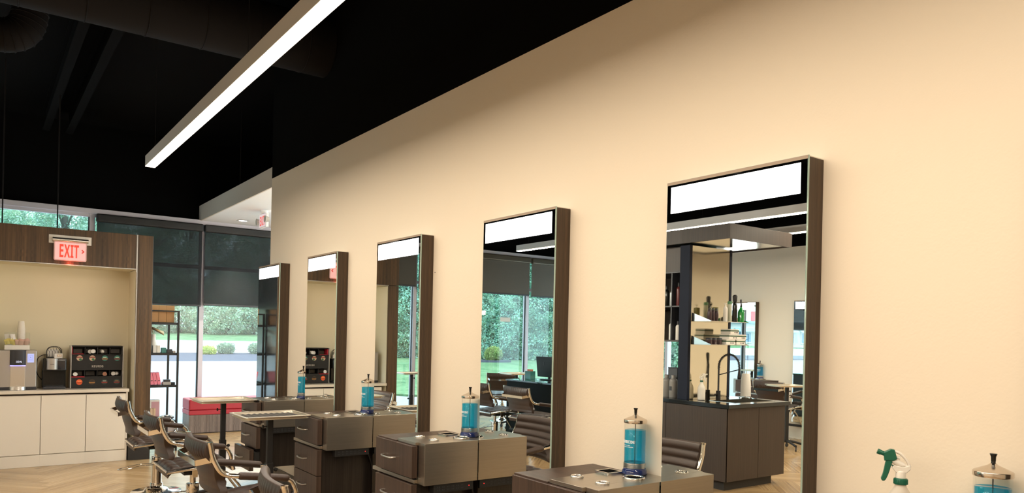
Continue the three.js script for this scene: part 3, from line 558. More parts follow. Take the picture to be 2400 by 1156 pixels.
// water dispenser
{
  const t = thing('water_dispenser', 'silver countertop water dispenser with a glowing blue tap column', 'dispenser', [0.37, CT, -10.56]);
  part(t, 'body', [box(0.42, 0.47, 0.3, 0, 0.235, 0, 0.012)], M.silver);
  part(t, 'base_strip', box(0.422, 0.035, 0.302, 0, 0.019, 0, 0.004), M.charcoal);
  part(t, 'tap_hood', [uvm(new THREE.CylinderGeometry(0.08, 0.08, 0.175, 24, 1, false, -Math.PI / 2, Math.PI).scale(1, 1, 0.7).translate(0.022, 0.38, 0.148)), box(0.16, 0.005, 0.05, 0.022, 0.468, 0.165, 0)], M.charcoal);
  part(t, 'recess', box(0.145, 0.25, 0.006, 0.022, 0.16, 0.151, 0.002), M.satin);
  part(t, 'blue_light', box(0.15, 0.012, 0.05, 0.022, 0.287, 0.172, 0.002), glow(lin(0.35, 0.3, 1), 2.2));
  part(t, 'drip_tray', [uvm(new THREE.CylinderGeometry(0.082, 0.086, 0.035, 24, 1, false, -Math.PI / 2, Math.PI).scale(1, 1, 0.75).translate(0.022, 0.02, 0.148))], M.satin);
  part(t, 'logo', plate(0.07, 0.04, 0.03, 0.335, 0.2052), new THREE.MeshStandardMaterial({ color: 0x111111, transparent: true, roughness: 0.4, emissive: 0xffffff, emissiveIntensity: 0.9, emissiveMap: print(256, 146, (c) => { c.fillStyle = '#101014'; c.fillRect(0, 0, 256, 146); c.fillStyle = '#eef'; c.font = 'bold 120px sans-serif'; c.textAlign = 'center'; c.fillText('iON', 128, 122); }), map: print(8, 8, (c) => { c.fillStyle = '#101014'; c.fillRect(0, 0, 8, 8); }) }));
  const s = part(t, 'touch_screen', box(0.066, 0.105, 0.004, 0.148, 0.375, 0.152, 0.001), glow(lin(0.62, 0.66, 1), 0.85));
  part(s, 'screen_print', plate(0.06, 0.1, 0.148, 0.375, 0.1545), new THREE.MeshStandardMaterial({ color: 0x222222, emissive: 0xffffff, emissiveIntensity: 0.9, emissiveMap: print(120, 200, (c) => { c.fillStyle = '#c9ccff'; c.fillRect(0, 0, 120, 200); c.strokeStyle = '#8a8fe0'; c.lineWidth = 4; c.strokeRect(22, 40, 76, 90); c.fillStyle = '#7d84d8'; c.fillRect(10, 150, 100, 4); c.beginPath(); c.moveTo(52, 60); c.lineTo(70, 95); c.lineTo(52, 95); c.fill(); }) }));
}
// condiment caddy with cups and packets
{
  const t = thing('condiment_caddy', 'clear caddy of sweetener packets on the water dispenser', 'caddy', [0.385, CT + 0.471, -10.56]);
  part(t, 'tray_box', box(0.25, 0.055, 0.15, 0, 0.028, 0, 0.003), M.whitePlastic);
  part(t, 'clear_wall', [box(0.25, 0.15, 0.0025, 0, 0.13, -0.073, 0), box(0.0025, 0.15, 0.15, -0.123, 0.13, 0, 0), box(0.0025, 0.15, 0.15, 0.123, 0.13, 0, 0), box(0.25, 0.05, 0.0025, 0, 0.08, 0.073, 0)], M.clear);
  const cols = { yellow: mat(lin(0.66, 0.55, 0.16), 0.7), pink: mat(lin(0.66, 0.42, 0.34), 0.7), white: M.paper };
  const add = (kind, c, n, x0, x1, y) => { for (let k = 0; k < n; k++) {
    const p = thing('sweetener_packet', kind + ' sweetener packet standing in the clear caddy', 'packet', [0.385 + rr(x0, x1), CT + 0.471 + y + rr(0, 0.02), -10.56 + 0.03 + rr(-0.025, 0.03)], rr(-0.3, 0.3), kind + ' packets in the caddy');
    p.rotation.z = rr(-0.4, 0.4); p.rotation.x = rr(-0.4, 0.1);
    part(p, 'packet_paper', slab((u, v) => [0.05 * (u - 0.5), 0.062 * (v - 0.5), 0.004 * Math.sin(Math.PI * u)], (u, v) => [0.05 * (u - 0.5), 0.062 * (v - 0.5), -0.004 * Math.sin(Math.PI * u) - 0.0005], 6, 2), cols[c]); } };
  add('yellow', 'yellow', 9, -0.1, 0.0, 0.085); add('pink', 'pink', 9, 0.0, 0.1, 0.085); add('white', 'white', 7, -0.1, -0.02, 0.135);
  const c0 = thing('paper_cup', 'paper cup in the tall upturned stack behind the packets', 'cup', [0, 0, 0], 0, 'stacked paper cups in the caddy');
  part(c0, 'cup_wall', lathe([[0.0405, 0], [0.0425, 0.002], [0.0405, 0.005], [0.0285, 0.098], [0.0, 0.098]], 24), M.cup);
  for (let k = 0; k < 17; k++) { const o = k ? dup(c0, 'paper cup in the tall upturned stack behind the packets', [0, 0, 0]) : c0; o.position.set(0.425, CT + 0.471 + 0.058 + k * 0.0115, -10.575); }
}
// coffee maker
{
  const t = thing('coffee_maker', 'black and steel single cup coffee maker on the counter', 'coffee maker', [0.765, CT, -10.55]);
  part(t, 'body', [box(0.245, 0.36, 0.19, 0, 0.19, -0.06, 0.012), box(0.245, 0.15, 0.12, 0, 0.295, 0.06, 0.012)], M.blackGloss);
  const h = part(t, 'brew_head', [uvm(new THREE.CylinderGeometry(0.066, 0.066, 0.125, 28).translate(-0.028, 0.3, 0.085)), uvm(new THREE.CylinderGeometry(0.068, 0.068, 0.026, 28).translate(-0.028, 0.358, 0.085))], M.silver);
  part(h, 'brew_print', new THREE.CylinderGeometry(0.0665, 0.0665, 0.02, 16, 1, true, -0.5, 1).translate(-0.028, 0.3, 0.085), new THREE.MeshStandardMaterial({ roughness: 0.4, transparent: true, map: print(256, 56, (c) => { c.clearRect(0, 0, 256, 56); c.fillStyle = '#2a2622'; c.font = 'bold 44px sans-serif'; c.textAlign = 'center'; c.fillText('KEURIG', 128, 44); }) }));
  part(t, 'drip_tray', [box(0.235, 0.028, 0.14, 0, 0.015, 0.075, 0.01), box(0.2, 0.004, 0.11, 0, 0.031, 0.08, 0.001)], M.charcoal);
  part(t, 'water_tank', box(0.1, 0.13, 0.13, 0.066, 0.29, 0.058, 0.012), phys(lin(0.01, 0.012, 0.02), 0.06, 0, { clearcoat: 1 }));
  part(t, 'power_cord', tube([[-0.03, 0.40, -0.12], [-0.1, 0.405, -0.13], [-0.155, 0.37, -0.135], [-0.17, 0.3, -0.14], [-0.165, 0.18, -0.13], [-0.12, 0.1, -0.1]], 0.0045, 36, 8), M.black);
  const b = thing('wire_basket', 'black wire basket lying upright on the coffee maker', 'basket', [0.765, CT + 0.372, -10.57]);
  const hoop = [[-0.075, 0.0, 0], [-0.08, 0.06, 0], [-0.07, 0.11, 0], [-0.04, 0.135, 0], [0, 0.14, 0], [0.04, 0.135, 0], [0.07, 0.11, 0], [0.08, 0.06, 0], [0.075, 0, 0]];
  part(b, 'rim', [tube(hoop, 0.004, 40, 8), tube(hoop.map((p) => [p[0] * 0.92, p[1] * 0.92, -0.06]), 0.003, 40, 8), box(0.05, 0.012, 0.05, -0.04, 0.006, 0, 0.003)], M.black);
  part(b, 'wire', [-0.06, -0.03, 0, 0.03, 0.06].flatMap((x) => [tube([[x, 0.002, 0.004], [x + 0.014, 0.05, 0.006], [x, 0.095, 0.004], [x - 0.008, 0.125 - Math.abs(x) * 0.35, 0]], 0.0018, 16, 6), tube([[x + 0.02, 0.002, 0.004], [x + 0.006, 0.05, 0.006], [x + 0.02, 0.095, 0.004], [x + 0.025, 0.122 - Math.abs(x) * 0.35, 0]], 0.0018, 16, 6)]), M.black);
  const c = thing('card_stack', 'small cream cards leaning against the wire basket', 'card', [0.808, CT + 0.372, -10.535]);
  part(c, 'card_face', [box(0.085, 0.055, 0.012, 0, 0.028, 0, 0.001)], M.paper);
  part(c, 'card_print', plate(0.05, 0.03, 0.008, 0.03, 0.0065), new THREE.MeshStandardMaterial({ roughness: 0.8, map: print(128, 76, (x) => { x.fillStyle = '#d8c0a6'; x.fillRect(0, 0, 128, 76); x.fillStyle = '#fff6e6'; x.font = 'bold 52px serif'; x.textAlign = 'center'; x.fillText('&A', 64, 56); }) }));
  const f = thing('filter_box', 'white box standing inside the wire basket', 'box', [0.755, CT + 0.374, -10.6]);
  part(f, 'box_body', box(0.11, 0.1, 0.02, 0, 0.051, 0, 0.002), M.paper);
}
// pod rack
{
  const t = thing('pod_rack', 'black display rack of coffee pods with round stickers', 'rack', [1.22, CT, -10.56]);
  const X0 = -0.297, X1 = 0.297, face = 0.1;
  part(t, 'side_panel', [span(X0 + 0.006, X0 + 0.018, 0.002, 0.527, -0.1, face, 0.002), span(X1 - 0.018, X1 - 0.006, 0.002, 0.527, -0.1, face, 0.002)], M.silver);
  part(t, 'back_panel', span(X0 + 0.018, X1 - 0.018, 0.004, 0.52, -0.1, -0.085, 0), M.black);
  part(t, 'front_band', [span(X0 + 0.018, X1 - 0.018, 0.004, 0.135, 0.06, face, 0.002), span(X0 + 0.018, X1 - 0.018, 0.222, 0.412, 0.055, face - 0.01, 0.002), span(X0 + 0.018, X1 - 0.018, 0.135, 0.145, 0.06, face + 0.004, 0.001), span(X0 + 0.018, X1 - 0.018, 0.412, 0.42, 0.055, face + 0.004, 0.001), span(X0 + 0.018, X1 - 0.018, 0.514, 0.527, -0.1, face - 0.03, 0.001)], M.blackMatt);
  part(t, 'shelf', [span(X0 + 0.018, X1 - 0.018, 0.12, 0.13, -0.085, 0.06, 0), span(X0 + 0.018, X1 - 0.018, 0.4, 0.41, -0.085, 0.06, 0)], M.black);
  part(t, 'red_lining', [span(X0 + 0.019, X0 + 0.16, 0.136, 0.147, 0.02, face + 0.006, 0), span(X0 + 0.019, X0 + 0.03, 0.42, 0.512, -0.08, 0.06, 0), span(X0 + 0.019, X0 + 0.15, 0.421, 0.428, -0.08, 0.06, 0)], mat(lin(0.35, 0.01, 0.02), 0.5));
  const bowl = [];
  for (const y of [0.425, 0.147]) for (let k = 0; k < 4; k++) bowl.push(span(-0.255 + k * 0.137, -0.15 + k * 0.137, y + 0.001, y + 0.062, -0.05, -0.03, 0.006));
  part(t, 'pod_bin', bowl, mat(lin(0.035, 0.024, 0.014), 0.4));
  part(t, 'dividers', [0, 1, 2].flatMap((k) => [0.146, 0.421].map((y) => span(-0.138 + k * 0.137, -0.13 + k * 0.137, y, y + 0.085, -0.08, 0.055, 0.002))), M.black);
  part(t, 'rack_logo', plate(0.22, 0.05, 0.0, 0.272, face - 0.009), new THREE.MeshStandardMaterial({ roughness: 0.6, map: print(440, 100, (c) => { c.fillStyle = '#0c0b0a'; c.fillRect(0, 0, 440, 100); c.fillStyle = '#aaa49c'; c.font = 'bold 72px sans-serif'; c.textAlign = 'center'; c.fillText('KEURIG', 226, 76); c.fillStyle = '#0c0b0a'; for (const y of [34, 46, 58, 70]) c.fillRect(78, y, 14, 4); }) }));
  const st = [['#c7a78e', '#8a3a2c', '#2f6b4a'], ['#c7a78e', '#8a3a2c', '#2f6b4a'], ['#2d6f64', '#8c5a30', '#b8c4b0'], ['#2d6f64', '#7a2a22', '#b8c4b0'], ['#e8612c', '#b33f14', '#f3a26a'], ['#3a2a1a', '#a07038', '#17120c'], ['#2b3a34', '#8a2f22', '#c9cfc4'], ['#2f3f3a', '#7a2a22', '#90642c']];
  st.forEach(([a, b, c], k) => {
    const x = -0.193 + (k % 4) * 0.137, y = k < 4 ? 0.373 : 0.078;
    part(t, 'round_sticker', new THREE.CircleGeometry(0.034, 28).translate(x, y, k < 4 ? face - 0.009 : face + 0.001), new THREE.MeshStandardMaterial({ roughness: 0.5, map: print(96, 96, (g) => { g.fillStyle = a; g.fillRect(0, 0, 96, 96); g.fillStyle = b; g.fillRect(0, k < 2 ? 24 : 50, 96, k < 2 ? 16 : 22); g.fillStyle = c; if (k < 2) { g.beginPath(); g.arc(60, 70, 22, 0, 7); g.fill(); } else g.fillRect(22, 28, 52, 12); }) }));
  });
  const pod = (x, y, z, rx, ry, label, m) => { const p = thing('coffee_pod', label, 'pod', [1.22 + x, CT + y, -10.56 + z], ry, 'coffee pods in the rack'); p.rotation.x = rx; part(p, 'pod_cup', lathe([[0, -0.02], [0.017, -0.02], [0.022, 0.018], [0.0255, 0.02], [0.0255, 0.022]], 20), M.whitePlastic); part(p, 'pod_lid', cyl(0.0245, 0.0245, 0.001, 0, 0.0215, 0), m); };
  const lids = [M.paper, mat(lin(0.3, 0.12, 0.06), 0.4)];
  pod(-0.075, 0.452, 0.0, 1.57, 0.4, 'white coffee pod at the left of the upper second bin', lids[0]); pod(-0.045, 0.452, 0.02, 1.4, -0.5, 'white coffee pod in the middle of the upper second bin', lids[0]); pod(-0.035, 0.452, -0.015, 1.4, 0.1, 'white coffee pod at the back of the upper second bin', lids[0]);
  pod(0.06, 0.452, 0.015, -1.5, 0.3, 'tilted white coffee pod in the upper third bin', lids[0]);
  pod(0.185, 0.174, 0.01, 1.5, 0.2, 'white coffee pod at the left of the lower last bin', lids[0]); pod(0.225, 0.174, 0.015, -1.5, 0.5, 'white coffee pod at the right of the lower last bin', lids[0]);
  pod(0.085, 0.172, 0.055, 1.5, 0, 'brown lidded coffee pod in the lower third bin', lids[1]); pod(-0.235, 0.166, 0.05, 1.2, 0.3, 'white coffee pod low in the lower first bin', lids[0]);
}
// exit signs
const exitPrint = print(512, 320, (c, w, h) => {
  c.fillStyle = '#ffb9ac'; c.fillRect(0, 0, w, h); c.fillStyle = '#f23c22'; c.textAlign = 'left';
  c.save(); c.translate(62, 276); c.scale(0.47, 1); c.font = 'bold 338px sans-serif'; c.fillText('EXIT', 0, 0); c.restore();
  c.strokeStyle = '#e0281c'; c.lineWidth = 20; c.beginPath(); c.moveTo(446, 118); c.lineTo(478, 150); c.lineTo(446, 182); c.stroke();
});
{
  const t = thing('exit_sign', 'lit EXIT sign with an arrow on the walnut header', 'sign', [0.883, 2.66, ZN]);
  part(t, 'back_plate', box(0.44, 0.1, 0.012, 0, 0.037, 0.008, 0.002), M.whitePlastic);
  part(t, 'tube_housing', [uvm(new THREE.CylinderGeometry(0.026, 0.026, 0.37, 20).rotateZ(Math.PI / 2).translate(0, 0.03, 0.038)), box(0.33, 0.03, 0.02, 0, 0.02, 0.035, 0.003)], M.satin);
  part(t, 'sign_panel', [extrude(roundRect(0.338, 0.225, 0.02), 0.008, 0.001).translate(0, -0.103, 0.028)], phys(lin(0.85, 0.5, 0.45), 0.3, 0, { transmission: 0.2 }));
  part(t, 'sign_face', plate(0.318, 0.206, 0, -0.103, 0.0385), new THREE.MeshStandardMaterial({ color: 0x332222, emissive: 0xffffff, emissiveIntensity: 0.95, emissiveMap: exitPrint, roughness: 0.4 }));
  const l = new THREE.PointLight(lin(1, 0.1, 0.06), 0.05); l.position.set(0, -0.25, 0.06); t.add(l);
}
{
  const t = thing('exit_sign', 'red EXIT sign with emergency lamp heads under the white bay ceiling', 'sign', [3.42, 3.2, -11.05]);
  const face = new THREE.MeshStandardMaterial({ color: 0x332222, emissive: 0xffffff, emissiveIntensity: 0.95, roughness: 0.4, emissiveMap: print(400, 240, (c) => { c.fillStyle = '#d9c6c6'; c.fillRect(0, 0, 400, 240); c.fillStyle = '#f0402c'; c.save(); c.translate(26, 210); c.scale(0.66, 1); c.font = 'bold 238px sans-serif'; c.fillText('EXIT', 0, 0); c.restore(); }) });
  part(t, 'sign_body', box(0.04, 0.21, 0.32, 0, 0.1, 0, 0.006), M.white);
  part(t, 'sign_face', plate(0.3, 0.19, -0.0215, 0.1, 0, -Math.PI / 2), face);
  part(t, 'canopy_mount', cyl(0.05, 0.06, 0.04, 0, 0.21, 0), M.white);
  for (const z of [-0.2, 0.2]) part(t, 'lamp_head', [uvm(new THREE.CylinderGeometry(0.05, 0.035, 0.06, 20).rotateZ(Math.PI / 2).translate(-0.02, 0.1, z))], M.trimGrey);
}

// ---------------------------------------------------------------- window side: rack, bench
{
  const zf = -10.78, zb = -11.34, x0 = 1.818, x1 = 2.215;
  const t = thing('shelf_rack', 'black metal shelf rack behind the walnut pillar', 'shelf', [2.0125, 0, -11.06]);
  const G = (x) => x - 2.0125, Zl = (z) => z + 11.06;
  for (const [x, z] of [[x0, zf], [x1, zf], [x0, zb], [x1 - 0.012, zb]]) part(t, 'post', span(G(x) - 0.013, G(x) + 0.013, 0, 1.907, Zl(z) - 0.013, Zl(z) + 0.013, 0.002), M.black);
  for (const y of [1.745, 1.33, 0.895, 0.415]) part(t, 'shelf_board', span(G(x0), G(x1), y - 0.03, y, Zl(zb), Zl(zf), 0.003), M.black);
  part(t, 'top_rail', [span(G(x0), G(x1), 1.889, 1.907, Zl(zf) - 0.012, Zl(zf) + 0.012, 0.002), span(G(x1) - 0.012, G(x1) + 0.012, 1.889, 1.907, Zl(zb), Zl(zf), 0.002)], M.black);
  const bx = (name, label, cat, x, y, z, w, h, d, m, turn = 0, group) => { const b = thing(name, label, cat, [x, y + 0.001, z], turn, group); part(b, 'box_body', box(w, h, d, 0, h / 2, 0, 0.002), m); return b; };
  ['leftmost brown carton on top of the shelf rack', 'middle brown carton on top of the shelf rack', 'right brown carton on top of the shelf rack'].forEach((l, k) => {
    const c = bx('carton', l, 'box', 1.924 + k * 0.099, 1.745, -10.93, 0.096, 0.225, 0.2, M.card, 0, 'brown cartons on the shelf rack'); part(c, 'carton_lid', box(0.098, 0.07, 0.202, 0, 0.195, 0, 0.001), mat(lin(0.50, 0.29, 0.13), 0.85));
  });
  const v = thing('ornament', 'white vase with a bronze leaf on the second shelf', 'ornament', [1.95, 1.331, -11.02]);
  part(v, 'vase', lathe([[0, 0.001], [0.045, 0.001], [0.055, 0.05], [0.05, 0.11], [0.03, 0.17], [0.025, 0.22], [0.03, 0.25], [0.027, 0.25], [0.02, 0.22], [0, 0.2]]), M.whitePlastic);
  part(v, 'leaf', [slab((u, w) => [-0.04 + 0.17 * u, 0.36 - 0.07 * u - 0.02 * Math.sin(3 * w), 0.075 * (w - 0.5) * Math.sin(Math.PI * (0.12 + 0.85 * u))], (u, w) => [-0.04 + 0.17 * u, 0.345 - 0.09 * u - 0.02 * Math.sin(3 * w), 0.075 * (w - 0.5) * Math.sin(Math.PI * (0.12 + 0.85 * u))], 16, 8), tube([[0, 0.2, 0], [-0.01, 0.28, 0], [-0.03, 0.345, 0]], 0.006, 10, 6)], mat(lin(0.45, 0.32, 0.18), 0.3, 0.8));
  bx('product_box', 'cream box on the second shelf, left of its pair', 'box', 1.93, 1.331, -10.84, 0.042, 0.1, 0.08, M.paper); bx('product_box', 'cream box on the second shelf, right of its pair', 'box', 1.977, 1.331, -10.84, 0.042, 0.1, 0.08, M.whitePlastic);
  bx('product_box', 'small teal box on the second shelf', 'box', 2.045, 1.331, -10.84, 0.06, 0.07, 0.07, mat(lin(0.05, 0.22, 0.2), 0.5)); bx('product_box', 'small dark flat box on the second shelf', 'box', 2.115, 1.331, -10.83, 0.065, 0.05, 0.07, M.charcoal); bx('product_box', 'lowest small grey box at the end of the second shelf', 'box', 2.172, 1.331, -10.82, 0.035, 0.03, 0.05, M.trimGrey);
  [0, 1, 2].forEach((k) => { const b = bx('pink_book', ['leftmost leaning pink book on the third shelf', 'middle leaning pink book on the third shelf', 'rightmost leaning pink book on the third shelf'][k], 'book', 1.915 + k * 0.044, 0.902, -10.88, 0.04, 0.165, 0.12, M.pink, 0, 'leaning pink books'); b.rotation.z = 0.18; part(b, 'spine_mark', box(0.02, 0.01, 0.002, 0, 0.055, 0.061, 0), M.charcoal); });
  bx('flat_case', 'grey flat case under the dark tin on the third shelf', 'case', 2.095, 0.896, -10.87, 0.1, 0.04, 0.1, M.trimGrey); bx('small_tin', 'dark tin on the grey flat case', 'tin', 2.1, 0.937, -10.87, 0.08, 0.03, 0.08, M.charcoal); bx('small_tin', 'dark tin at the end of the third shelf', 'tin', 2.175, 0.896, -10.86, 0.045, 0.035, 0.06, M.black);
  const pk = bx('gift_box', 'white box with a pink picture on the lowest shelf', 'box', 1.97, 0.416, -11.0, 0.13, 0.27, 0.1, M.paper); part(pk, 'picture', box(0.1, 0.22, 0.002, 0.01, 0.135, 0.051, 0), mat(lin(0.55, 0.3, 0.34), 0.5));
  [0, 1].forEach((k) => bx('cream_book', ['left cream book on the lowest shelf', 'right cream book on the lowest shelf'][k], 'book', 1.91 + k * 0.035, 0.416, -10.86, 0.03, 0.165, 0.09, mat(lin(0.7, 0.5, 0.33), 0.7)));
  const cu = thing('cushion', 'small black and white cushion on the lowest shelf', 'cushion', [2.11, 0.417, -10.88]);
  part(cu, 'cushion_body', uvm(new THREE.SphereGeometry(1, 24, 12).scale(0.095, 0.032, 0.08).translate(0, 0.033, 0)), M.charcoal); part(cu, 'white_patch', [0, 1, 2].map((k) => uvm(new THREE.SphereGeometry(1, 12, 8).scale(0.026, 0.018, 0.03).translate(-0.05 + 0.048 * k, 0.051 - 0.007 * Math.abs(k - 1), 0.03))), M.paper);
}
{
  const t = thing('red_bench', 'red padded bench on a grey wood base under the window', 'bench', [3.8, 0, -12.62]);
  part(t, 'bench_base', [span(-1.07, 1.2, 0.012, 0.295, -0.22, 0.235, 0.003)], M.greyWood);
  part(t, 'plinth', span(-1.05, 1.2, 0.0005, 0.012, -0.2, 0.215, 0), M.kick);
  part(t, 'lower_cushion', span(-1.075, 1.2, 0.296, 0.372, -0.23, 0.24, 0.012), M.red);
  part(t, 'seat_cushion', [box(2.275, 0.176, 0.47, 0.0625, 0.459, 0.005, 0.022)], M.red);
}

// ---------------------------------------------------------------- sink island, seen in the mirrors
{
  const t = thing('sink_island', 'dark wood sink island with a black worktop in the largest mirror', 'island', [-2.0, 0, -6.0]);
  const X = (x) => x + 2.0, Z = (z) => z + 6.0;
  part(t, 'toe_kick', span(X(-2.42), X(-1.55), 0, 0.11, Z(-6.9), Z(-5.2), 0), M.kick);
  part(t, 'cabinet_body', [span(X(-2.53), X(-1.49), 0.11, 0.92, Z(-6.95), Z(-5.62), 0.002), span(X(-2.53), X(-1.49), 0.11, 0.74, Z(-5.62), Z(-5.14), 0.002)], M.islandWood);
  for (const [a, b] of [[-2.55, -2.05], [-2.045, -1.472]]) part(t, 'door', span(X(a), X(b), 0.11, 0.915, Z(-5.14), Z(-5.12), 0.002), M.islandWood);
  for (const [a, b] of [[-5.12, -6.0], [-6.004, -6.96]]) part(t, 'side_panel', span(X(-1.49), X(-1.47), 0.11, 0.915, Z(b), Z(a), 0.002), M.islandWood);
  const w = thing('island_worktop', 'black stone worktop on the sink island', 'worktop', [-2.0, 0.92, -6.0]);
  part(w, 'worktop_slab', [span(X(-2.6), X(-1.45), 0.001, 0.045, Z(-7.0), Z(-5.58), 0.003), span(X(-2.6), X(-1.45), 0.001, 0.045, Z(-5.2), Z(-5.08), 0.003), span(X(-2.6), X(-2.47), 0.001, 0.045, Z(-5.58), Z(-5.2), 0), span(X(-1.72), X(-1.45), 0.001, 0.045, Z(-5.58), Z(-5.2), 0)], M.blackGloss);
  const s = thing('sink_basin', 'steel sink set into the black island worktop', 'sink', [-2.095, 0.92, -5.39]);
  part(s, 'basin', [span(-0.375, 0.375, -0.16, -0.152, -0.19, 0.19, 0), span(-0.375, -0.367, -0.16, 0.047, -0.19, 0.19, 0), span(0.367, 0.375, -0.16, 0.047, -0.19, 0.19, 0), span(-0.375, 0.375, -0.16, 0.047, -0.19, -0.182, 0), span(-0.375, 0.375, -0.16, 0.047, 0.182, 0.19, 0)], M.steelBright);
  const c = thing('steel_splash_column', 'steel clad column with dark trim rising from the island', 'column', [-1.9, 0.966, -5.9]);
  part(c, 'core', span(-0.4, 0.33, 0, 1.81, 0.02, 0.155, 0.002), M.charcoal);
  part(c, 'steel_sheet', span(-0.36, 0.325, 0, 1.81, 0.156, 0.162, 0.001), M.mirrorSteel);
  part(c, 'corner_trim', [span(0.331, 0.375, 0, 1.815, 0.02, 0.165, 0.002), span(-0.405, -0.362, 0, 1.815, 0.1, 0.167, 0.002)], phys(lin(0.012, 0.016, 0.03), 0.6, 0, { specularIntensity: 0.3 }));
  const k = thing('island_canopy', 'dark wood canopy box above the sink island', 'canopy', [-2.0, 2.785, -6.0]);
  part(k, 'fascia', [span(X(-1.44), X(-1.42), 0, 0.165, Z(-7.0), Z(-5.095), 0.001), span(X(-2.575), X(-1.44), 0, 0.165, Z(-5.115), Z(-5.095), 0.001), span(X(-2.575), X(-2.555), 0, 0.165, Z(-7.0), Z(-5.115), 0.001)], M.islandWood);
  part(k, 'soffit_sheet', span(X(-2.555), X(-1.44), 0.012, 0.02, Z(-7.0), Z(-5.115), 0), M.steelBright);
  part(k, 'top_sheet', span(X(-2.555), X(-1.44), 0.15, 0.16, Z(-7.0), Z(-5.115), 0), M.islandWood);
  [[1.89, 'upper'], [1.62, 'lower']].forEach(([y, n]) => {
    const h = thing('steel_shelf', n + ' steel shelf with triangular ends on the steel column', 'shelf', [-1.9, y, -5.645]);
    part(h, 'shelf_plate', span(-0.37, 0.32, -0.006, 0, -0.09, 0.2, 0.001), M.steelBright);
    for (const x of [0.318, -0.37]) part(h, 'end_bracket', extrude(poly([[0.09, 0], [0.09, 0.1], [-0.2, 0.001]].map(([a, b]) => [a, b])), 0.003, 0).rotateY(Math.PI / 2).translate(x - 0.0015, 0, 0), M.steelBright);
  });
  const u = thing('cubby_cabinet', 'dark open cubby cabinet of bottles left of the steel column', 'cabinet', [-1.9, 1.64, -6.4]);
  part(u, 'cubby_shell', [span(-0.3, 0.3, 0, 0.02, -0.5, 0.5, 0), span(-0.31, -0.3, 0, 1.14, -0.5, 0.5, 0), span(-0.3, 0.3, 0, 1.14, -0.515, -0.5, 0)], M.islandWood);
  part(u, 'cubby_shelf', [span(-0.3, 0.29, 0.42, 0.435, -0.5, 0.5, 0), span(-0.3, 0.3, 0.83, 0.845, -0.5, 0.5, 0)], M.charcoal);
  part(u, 'divider', span(-0.3, 0.295, 0.02, 0.83, 0.318, 0.333, 0), M.charcoal);
  part(u, 'cubby_door', span(0.285, 0.3, 0.846, 1.14, -0.5, 0.5, 0.001), M.islandWood);
  // things on the island
  const bottle = (name, label, cat, x, y, z, pts, m, cap, capPts) => { const b = thing(name, label, cat, [x, y + 0.001, z]); part(b, 'bottle_body', lathe(pts, 22), m); if (cap) part(b, 'cap', lathe(capPts, 18), cap); return b; };
  const round = (r, h, n = 0.45) => [[0, 0], [r, 0], [r, h * 0.78], [r * 0.9, h * 0.86], [r * n, h * 0.92], [r * n, h], [0, h]];
  const capOf = (r, h, c) => [[r * 0.5, h * 0.93], [r * 0.52, h * 0.93], [r * 0.52, h + c], [0, h + c]];
  const y1 = 1.89, y2 = 1.62, zs = -5.6;
  const plum = mat(lin(0.05, 0.025, 0.03), 0.3), tin = mat(lin(0.16, 0.14, 0.03), 0.35), grey = mat(lin(0.22, 0.21, 0.20), 0.4);
  for (let k = 0; k < 3; k++) bottle('squat_bottle', ['leftmost plum squat bottle on the upper steel shelf', 'middle plum squat bottle on the upper steel shelf', 'right plum squat bottle on the upper steel shelf'][k], 'bottle', -1.66 - k * 0.06, y1, zs + 0.06, round(0.026, 0.13 - 0.006 * k, 0.8), plum, M.charcoal, capOf(0.026, 0.13, 0.02));
  bottle('round_tin', 'yellow green tin on the upper steel shelf', 'tin', -1.835, y1, zs, [[0, 0], [0.037, 0], [0.037, 0.16], [0.034, 0.168], [0, 0.168]], tin);
  bottle('pump_bottle', 'white pump bottle on the upper steel shelf', 'bottle', -1.92, y1, zs + 0.08, round(0.026, 0.19), M.paper, M.whitePlastic, [[0.006, 0.17], [0.007, 0.2], [0.02, 0.205], [0.02, 0.215], [0, 0.217]]);
  bottle('tube_bottle', 'pale green tall bottle on the upper steel shelf', 'bottle', -2.05, y1, zs + 0.04, [[0, 0], [0.027, 0], [0.027, 0.2], [0.024, 0.22], [0, 0.22]], mat(lin(0.5, 0.52, 0.42), 0.45), mat(lin(0.1, 0.25, 0.13), 0.4), [[0.028, 0.21], [0.028, 0.245], [0, 0.247]]);
  bottle('aerosol_can', 'black tall sprayer on the upper steel shelf', 'bottle', -2.12, y1, zs + 0.06, round(0.03, 0.25, 0.5), M.blackGloss, M.black, [[0.014, 0.23], [0.024, 0.25], [0.028, 0.31], [0.016, 0.325], [0, 0.326]]);
  makeSprayer('green spray bottle with black trigger on the upper steel shelf', [-2.2, y1 + 0.001, zs + 0.09], 2.6, phys(lin(0.01, 0.25, 0.05), 0.1, 0, { clearcoat: 0.6 }), M.black, M.black, M.black).scale.setScalar(0.95);
  for (let k = 0; k < 3; k++) bottle('squat_jar', ['leftmost dark jar on the lower steel shelf', 'middle dark jar on the lower steel shelf', 'right dark jar on the lower steel shelf'][k], 'jar', -1.66 - k * 0.085, y2, zs + 0.06, [[0, 0], [0.038, 0], [0.038, 0.05], [0.036, 0.052], [0, 0.052]], plum, M.charcoal, [[0.039, 0.053], [0.039, 0.075], [0, 0.077]]);
